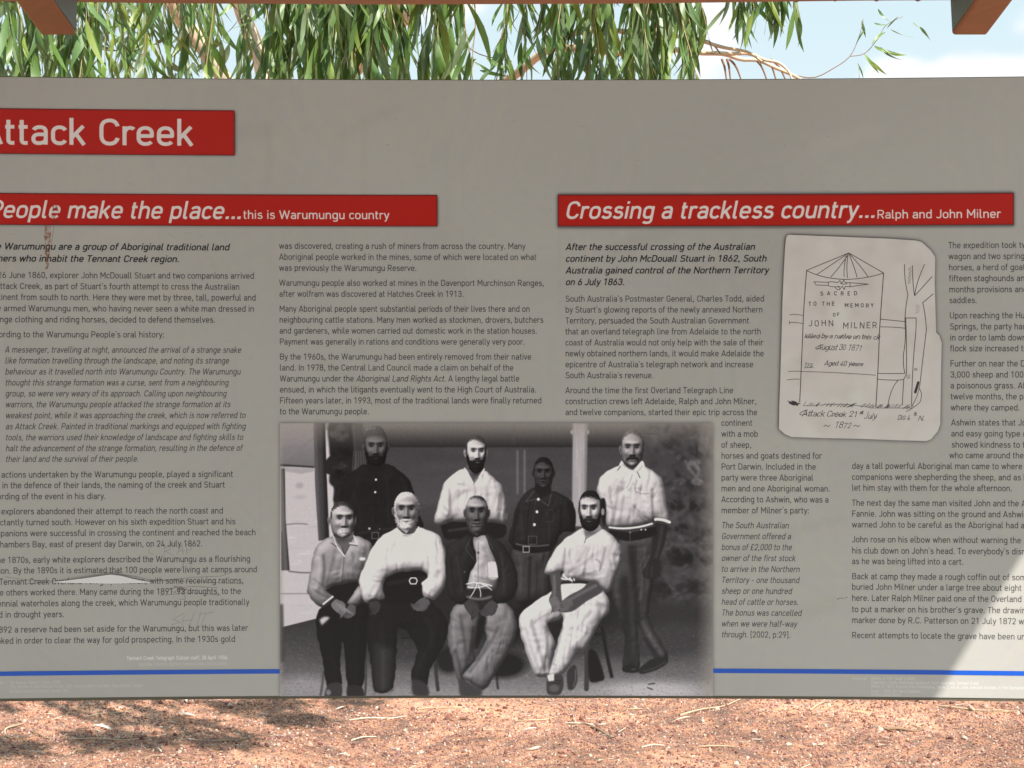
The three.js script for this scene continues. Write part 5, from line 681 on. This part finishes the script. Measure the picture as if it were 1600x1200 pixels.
  const e = new THREE.Euler(), q = new THREE.Quaternion(), q2 = new THREE.Quaternion(), Y = new THREE.Vector3(0, 1, 0);
  const place = (l) => { q.setFromAxisAngle(Y, l.yaw); q2.setFromEuler(e.set(0, 0, l.tilt)); q.multiply(q2); q2.setFromAxisAngle(Y, l.roll); q.multiply(q2); return q.clone(); };
  // the leaves that show largest are parts of their own, the rest one mass
  const seen = leaves.map((l) => { const d = EYE.z - l.p.z, px = 800 + l.p.x / d * FOCAL, py = 600 - (l.p.y - l.s * 0.5 - EYE.y) / d * FOCAL; return { l, k: px > 0 && px < 1600 && py > 12 && py < 112 ? l.s / d + (l.odd ? 1 : 0) : 0 }; }).sort((a, b) => b.k - a.k);
  const mass = [];
  seen.forEach(({ l, k }, i) => {
    if (i < 300 && k > 0) { const m = mesh('leaf', LEAVES[l.v], leafMats[l.m], tree); m.position.copy(l.p); m.quaternion.copy(place(l)); m.scale.setScalar(l.s); return; }
    const g = LEAVES[l.v].clone().applyMatrix4(new THREE.Matrix4().compose(l.p, place(l), new THREE.Vector3(l.s, l.s, l.s))), c = GREENS[l.m], n = g.attributes.position.count, a = new Float32Array(n * 3); for (let j = 0; j < n; j++) a.set(c, j * 3); g.setAttribute('color', new THREE.BufferAttribute(a, 3)); mass.push(g);
  });
  const fm = leafMat(1, 1, 1); fm.vertexColors = true; mesh('foliage', mergeGeometries(mass), fm, tree).userData.kind = 'stuff';
  mesh('branchlets', mergeGeometries(cords), paleTwig, tree).userData.kind = 'stuff';
  console.log('leaves', leaves.length);
}
// ================================================================ bush far behind, glimpsed between the leaves
function bush(name, x, z, h, w, label, seed, n, green) {
  const t = thing(name, label, 'tree', [x, 0, z], 'trees far behind the gum'), r = rng(seed), gs = [];
  mesh('trunk', limb([new THREE.Vector3(0, -0.1, 0), new THREE.Vector3(0.1, h * 0.3, 0), new THREE.Vector3(-0.1, h * 0.7, 0.1)], 0.16, 0.06, 16, 8, 0.1, seed), bark, t);
  const cl = Array.from({ length: 26 }, () => [(r() - 0.5) * w, h * (0.28 + 0.66 * r()), (r() - 0.5) * w * 0.8, 0.35 + r() * 0.5]);
  for (let i = 0; i < n; i++) { const c = cl[Math.floor(r() * cl.length)], a = r() * 6.3, b = Math.acos(2 * r() - 1), d = c[3] * Math.cbrt(r()), s = 0.2 + r() * 0.16; const g = LEAVES[i % 6].clone().applyMatrix4(new THREE.Matrix4().compose(new THREE.Vector3(c[0] + d * Math.sin(b) * Math.cos(a), c[1] + d * Math.cos(b), c[2] + d * Math.sin(b) * Math.sin(a)), new THREE.Quaternion().setFromEuler(new THREE.Euler((r() - 0.5) * 1.6, r() * 6, (r() - 0.5) * 1.6)), new THREE.Vector3(s * 1.4, s, s * 1.4))), k = 0.75 + r() * 0.6, m = g.attributes.position.count, col = new Float32Array(m * 3); for (let j = 0; j < m; j++) col.set([green[0] * k, green[1] * k, green[2] * k], j * 3); g.setAttribute('color', new THREE.BufferAttribute(col, 3)); gs.push(g); }
  const fm = leafMat(1, 1, 1, 0.6); fm.vertexColors = true; const f = mesh('crown', mergeGeometries(gs), fm, t); f.userData.kind = 'stuff';
}
bush('bush_tree', -5.6, -13, 5.4, 4.4, 'bushy green tree farthest left behind the hanging leaves', 51, 2600, [0.11, 0.15, 0.06]);
bush('bush_tree', -3.0, -17, 4.6, 3.6, 'lower green tree behind the hanging leaves, right of the bushy one', 52, 2000, [0.14, 0.17, 0.08]);

{ // unseen ring of greenery, added; its near arc is shaped to dim the panel top
  const r = rng(61), leaf = []; for (let i = 0; i < 170; i++) { const a = r() * 6.3, b = Math.acos(2 * r() - 1), d = Math.cbrt(0.15 + 0.85 * r()), s = 0.22 + r() * 0.25, g = new THREE.PlaneGeometry(s * 0.5, s); g.deleteAttribute('uv'); g.rotateX(r() * 6); g.rotateY(r() * 6); g.translate(d * Math.sin(b) * Math.cos(a), d * Math.cos(b), d * Math.sin(b) * Math.sin(a)); leaf.push(g); }
  const spots = []; for (let i = 0; i < 120; i++) { const a = Math.PI * 2 * i / 120 + r() * 0.05, front = Math.sin(a) > 0.25, R = front ? 18 + r() * 5 : 55 + r() * 20, h = (front ? 1.9 + 3.2 * clamp(0.5 + 1.6 * perlin.noise(a * 5.2, 0.3, 7.7)) : 3.5) + r() * 1.4; for (let k = 0; k < 6; k++) spots.push([Math.cos(a) * R + (r() - 0.5) * 2, h * (0.16 + 0.84 * r()), Math.sin(a) * R + (r() - 0.5) * 2, 0.6 + r() * 0.8]); }
  const im = shade(new THREE.InstancedMesh(mergeGeometries(leaf), std(1, 1, 1, 0.8, { side: THREE.DoubleSide }), spots.length)), m = new THREE.Matrix4(), c = new THREE.Color();
  spots.forEach(([x, y, z, s], i) => { m.makeRotationY(r() * 6); m.scale(new THREE.Vector3(s * 1.2, s, s * 1.2)); m.setPosition(x, y, z); im.setMatrixAt(i, m); const k = 0.8 + r() * 0.5; im.setColorAt(i, c.setRGB(0.10 * k, 0.125 * k, 0.055 * k)); });
  im.name = 'added_scrub'; im.userData = { label: 'unseen ring of low greenery, added to dim the top of the board', category: 'added_scrub', kind: 'stuff' }; scene.add(im);
}
// ================================================================ dry sticks and leaf litter on the gravel
const strawMats = [[172, 152, 126], [140, 118, 96], [92, 70, 56], [190, 178, 160]].map((c, i) => new THREE.MeshStandardMaterial({ map: noiseMap(64, (u, v) => { const k = 1.12 + 0.7 * tileNoise(u, v, 9, 1.7 + i); return c.map((e) => e * k); }), roughness: 0.9 }));
function stick(label, pts, rad, m, forks = []) {
  rad *= 0.85;
  const t = thing('dry_stick', label, 'stick', [0, 0, 0]), o = onGround(...pts[0]); t.position.set(o.x, groundHeight(o.x, o.z), o.z);
  const path = (p, lift = 0) => p.map(([x, y], i) => { const g = onGround(x, y); return new THREE.Vector3(g.x - t.position.x, groundHeight(g.x, g.z) - t.position.y + rad * 0.8 + (i % 2) * 0.006 + lift, g.z - t.position.z); });
  const seed = Math.round(pts[0][0]); mesh('stem', limb(path(pts), rad, rad * 0.55, 16, 6, 0.2, seed), strawMats[m], t);
  for (const f of forks) mesh('side_twig', limb(path(f, 0.004), rad * 0.6, rad * 0.3, 10, 5, 0.2, seed + 1), strawMats[m], t);
}
stick('long pale twig lying just behind the board, above a small dark stub', [[1062, 1118], [1098, 1111], [1130, 1104], [1160, 1093]], 0.0055, 0);
stick('small forked pale twig standing up at the foot of the board on the right', [[1265, 1110], [1280, 1102], [1288, 1094]], 0.005, 0, [[[1280, 1102], [1298, 1096]], [[1296, 1107], [1308, 1102]]]);
stick('grey stick with a dark underside in the middle of the right gravel', [[1384, 1139], [1404, 1141], [1432, 1143], [1446, 1136]], 0.0065, 1);
stick('longest pale stick lying near the sunlit corner of the board', [[1466, 1106], [1490, 1110], [1530, 1113], [1566, 1115], [1586, 1116]], 0.006, 0, [[[1552, 1117], [1570, 1119], [1592, 1114]]]);
stick('curved grey twig hugging the bottom edge of the board on the right', [[1376, 1094], [1392, 1097], [1420, 1096], [1446, 1095]], 0.0045, 1);
stick('broken dark-sided stick among white splinters at the centre of the gravel', [[924, 1136], [936, 1143], [950, 1150], [958, 1155]], 0.007, 1, [[[924, 1136], [910, 1134], [896, 1138]]]);
stick('white splintered twig behind the broken dark-sided stick', [[884, 1130], [904, 1132], [926, 1132], [946, 1134]], 0.005, 3, [[[900, 1131], [896, 1122]], [[966, 1146], [978, 1140]]]);
stick('pale bent twig left of the white splinters', [[804, 1128], [830, 1128], [852, 1125], [870, 1122]], 0.0045, 0);
stick('short straight pale stick right under the photograph', [[976, 1108], [990, 1109], [1004, 1107]], 0.005, 0);
stick('thin straw lying at the lower right of centre', [[1092, 1166], [1120, 1167], [1150, 1166]], 0.0045, 0);
stick('pale splinter left of the thin straw', [[1002, 1168], [1020, 1166], [1038, 1165]], 0.0045, 3);
stick('hooked pale root in the shade at the far left', [[36, 1132], [10, 1142], [9, 1150], [20, 1158]], 0.006, 0);
stick('dark bowed twig on the shaded ground beside the hooked root', [[40, 1140], [58, 1150], [80, 1156], [98, 1154]], 0.005, 1);
stick('long thin straw across the large patch of shade', [[108, 1157], [150, 1158], [200, 1157], [240, 1154]], 0.0038, 0);
stick('pale forked twig at the right end of the large patch of shade', [[330, 1160], [356, 1161], [378, 1158], [400, 1152]], 0.0055, 1, [[[368, 1160], [372, 1166]]]);
stick('long straw in the sunny strip under the left text', [[132, 1122], [160, 1119], [196, 1114], [238, 1106]], 0.004, 0);
stick('flat grass stalk lying left of the middle of the gravel', [[546, 1129], [580, 1128], [610, 1126], [636, 1124]], 0.0045, 3);
stick('pale stalk near the lower edge left of the middle', [[548, 1159], [566, 1156], [588, 1153]], 0.0045, 3);
stick('short stalk under the left end of the photograph', [[652, 1112], [672, 1111], [702, 1108]], 0.0045, 0);
stick('curled pale twig in the lower left shade', [[112, 1182], [120, 1177], [134, 1174]], 0.005, 0);
stick('pale twig between the shade patches at the lower left', [[225, 1190], [238, 1185], [262, 1184], [294, 1190]], 0.0045, 1);
{ // fine litter: bits of straw, bark and fallen leaves
  const r = rng(88), gs = [], tones = [[0.6, 0.5, 0.38], [0.45, 0.34, 0.24], [0.22, 0.14, 0.1], [0.66, 0.6, 0.52], [0.36, 0.2, 0.12]];
  for (let i = 0; i < 1500; i++) {
    const x = (r() - 0.5) * 6.4, z = -2.6 - r() * 3.4, a = r() * 6.3, L = 0.012 + 0.06 * Math.pow(r(), 2.5), y = groundHeight(x, z), c = tones[Math.floor(r() * tones.length)];
    let g;
    if (r() < 0.3) { g = LEAVES[i % 6].clone(); g.rotateX(Math.PI / 2 + (r() - 0.5) * 0.3); g.scale(L * 2.2, L * 2, L * 1.8); g.rotateY(a); g.translate(x, y + 0.006, z); g = g.toNonIndexed(); }
    else { g = new THREE.CylinderGeometry(0.0012 + r() * 0.0016, 0.001, L, 5).toNonIndexed(); g.deleteAttribute('uv'); g.rotateZ(Math.PI / 2 + (r() - 0.5) * 0.3); g.rotateY(a); g.translate(x, y + 0.005, z); }
    const n = g.attributes.position.count, col = new Float32Array(n * 3); for (let j = 0; j < n; j++) col.set(c, j * 3); g.setAttribute('color', new THREE.BufferAttribute(col, 3)); gs.push(g);
  }
  const o = mesh('leaf_litter', mergeGeometries(gs), std(1, 1, 1, 0.85, { vertexColors: true, side: THREE.DoubleSide })); o.userData = { label: 'fine straw, bark bits and dry leaves littering the red gravel', category: 'leaf litter', kind: 'stuff' };
}
renderer.render(scene, camera);
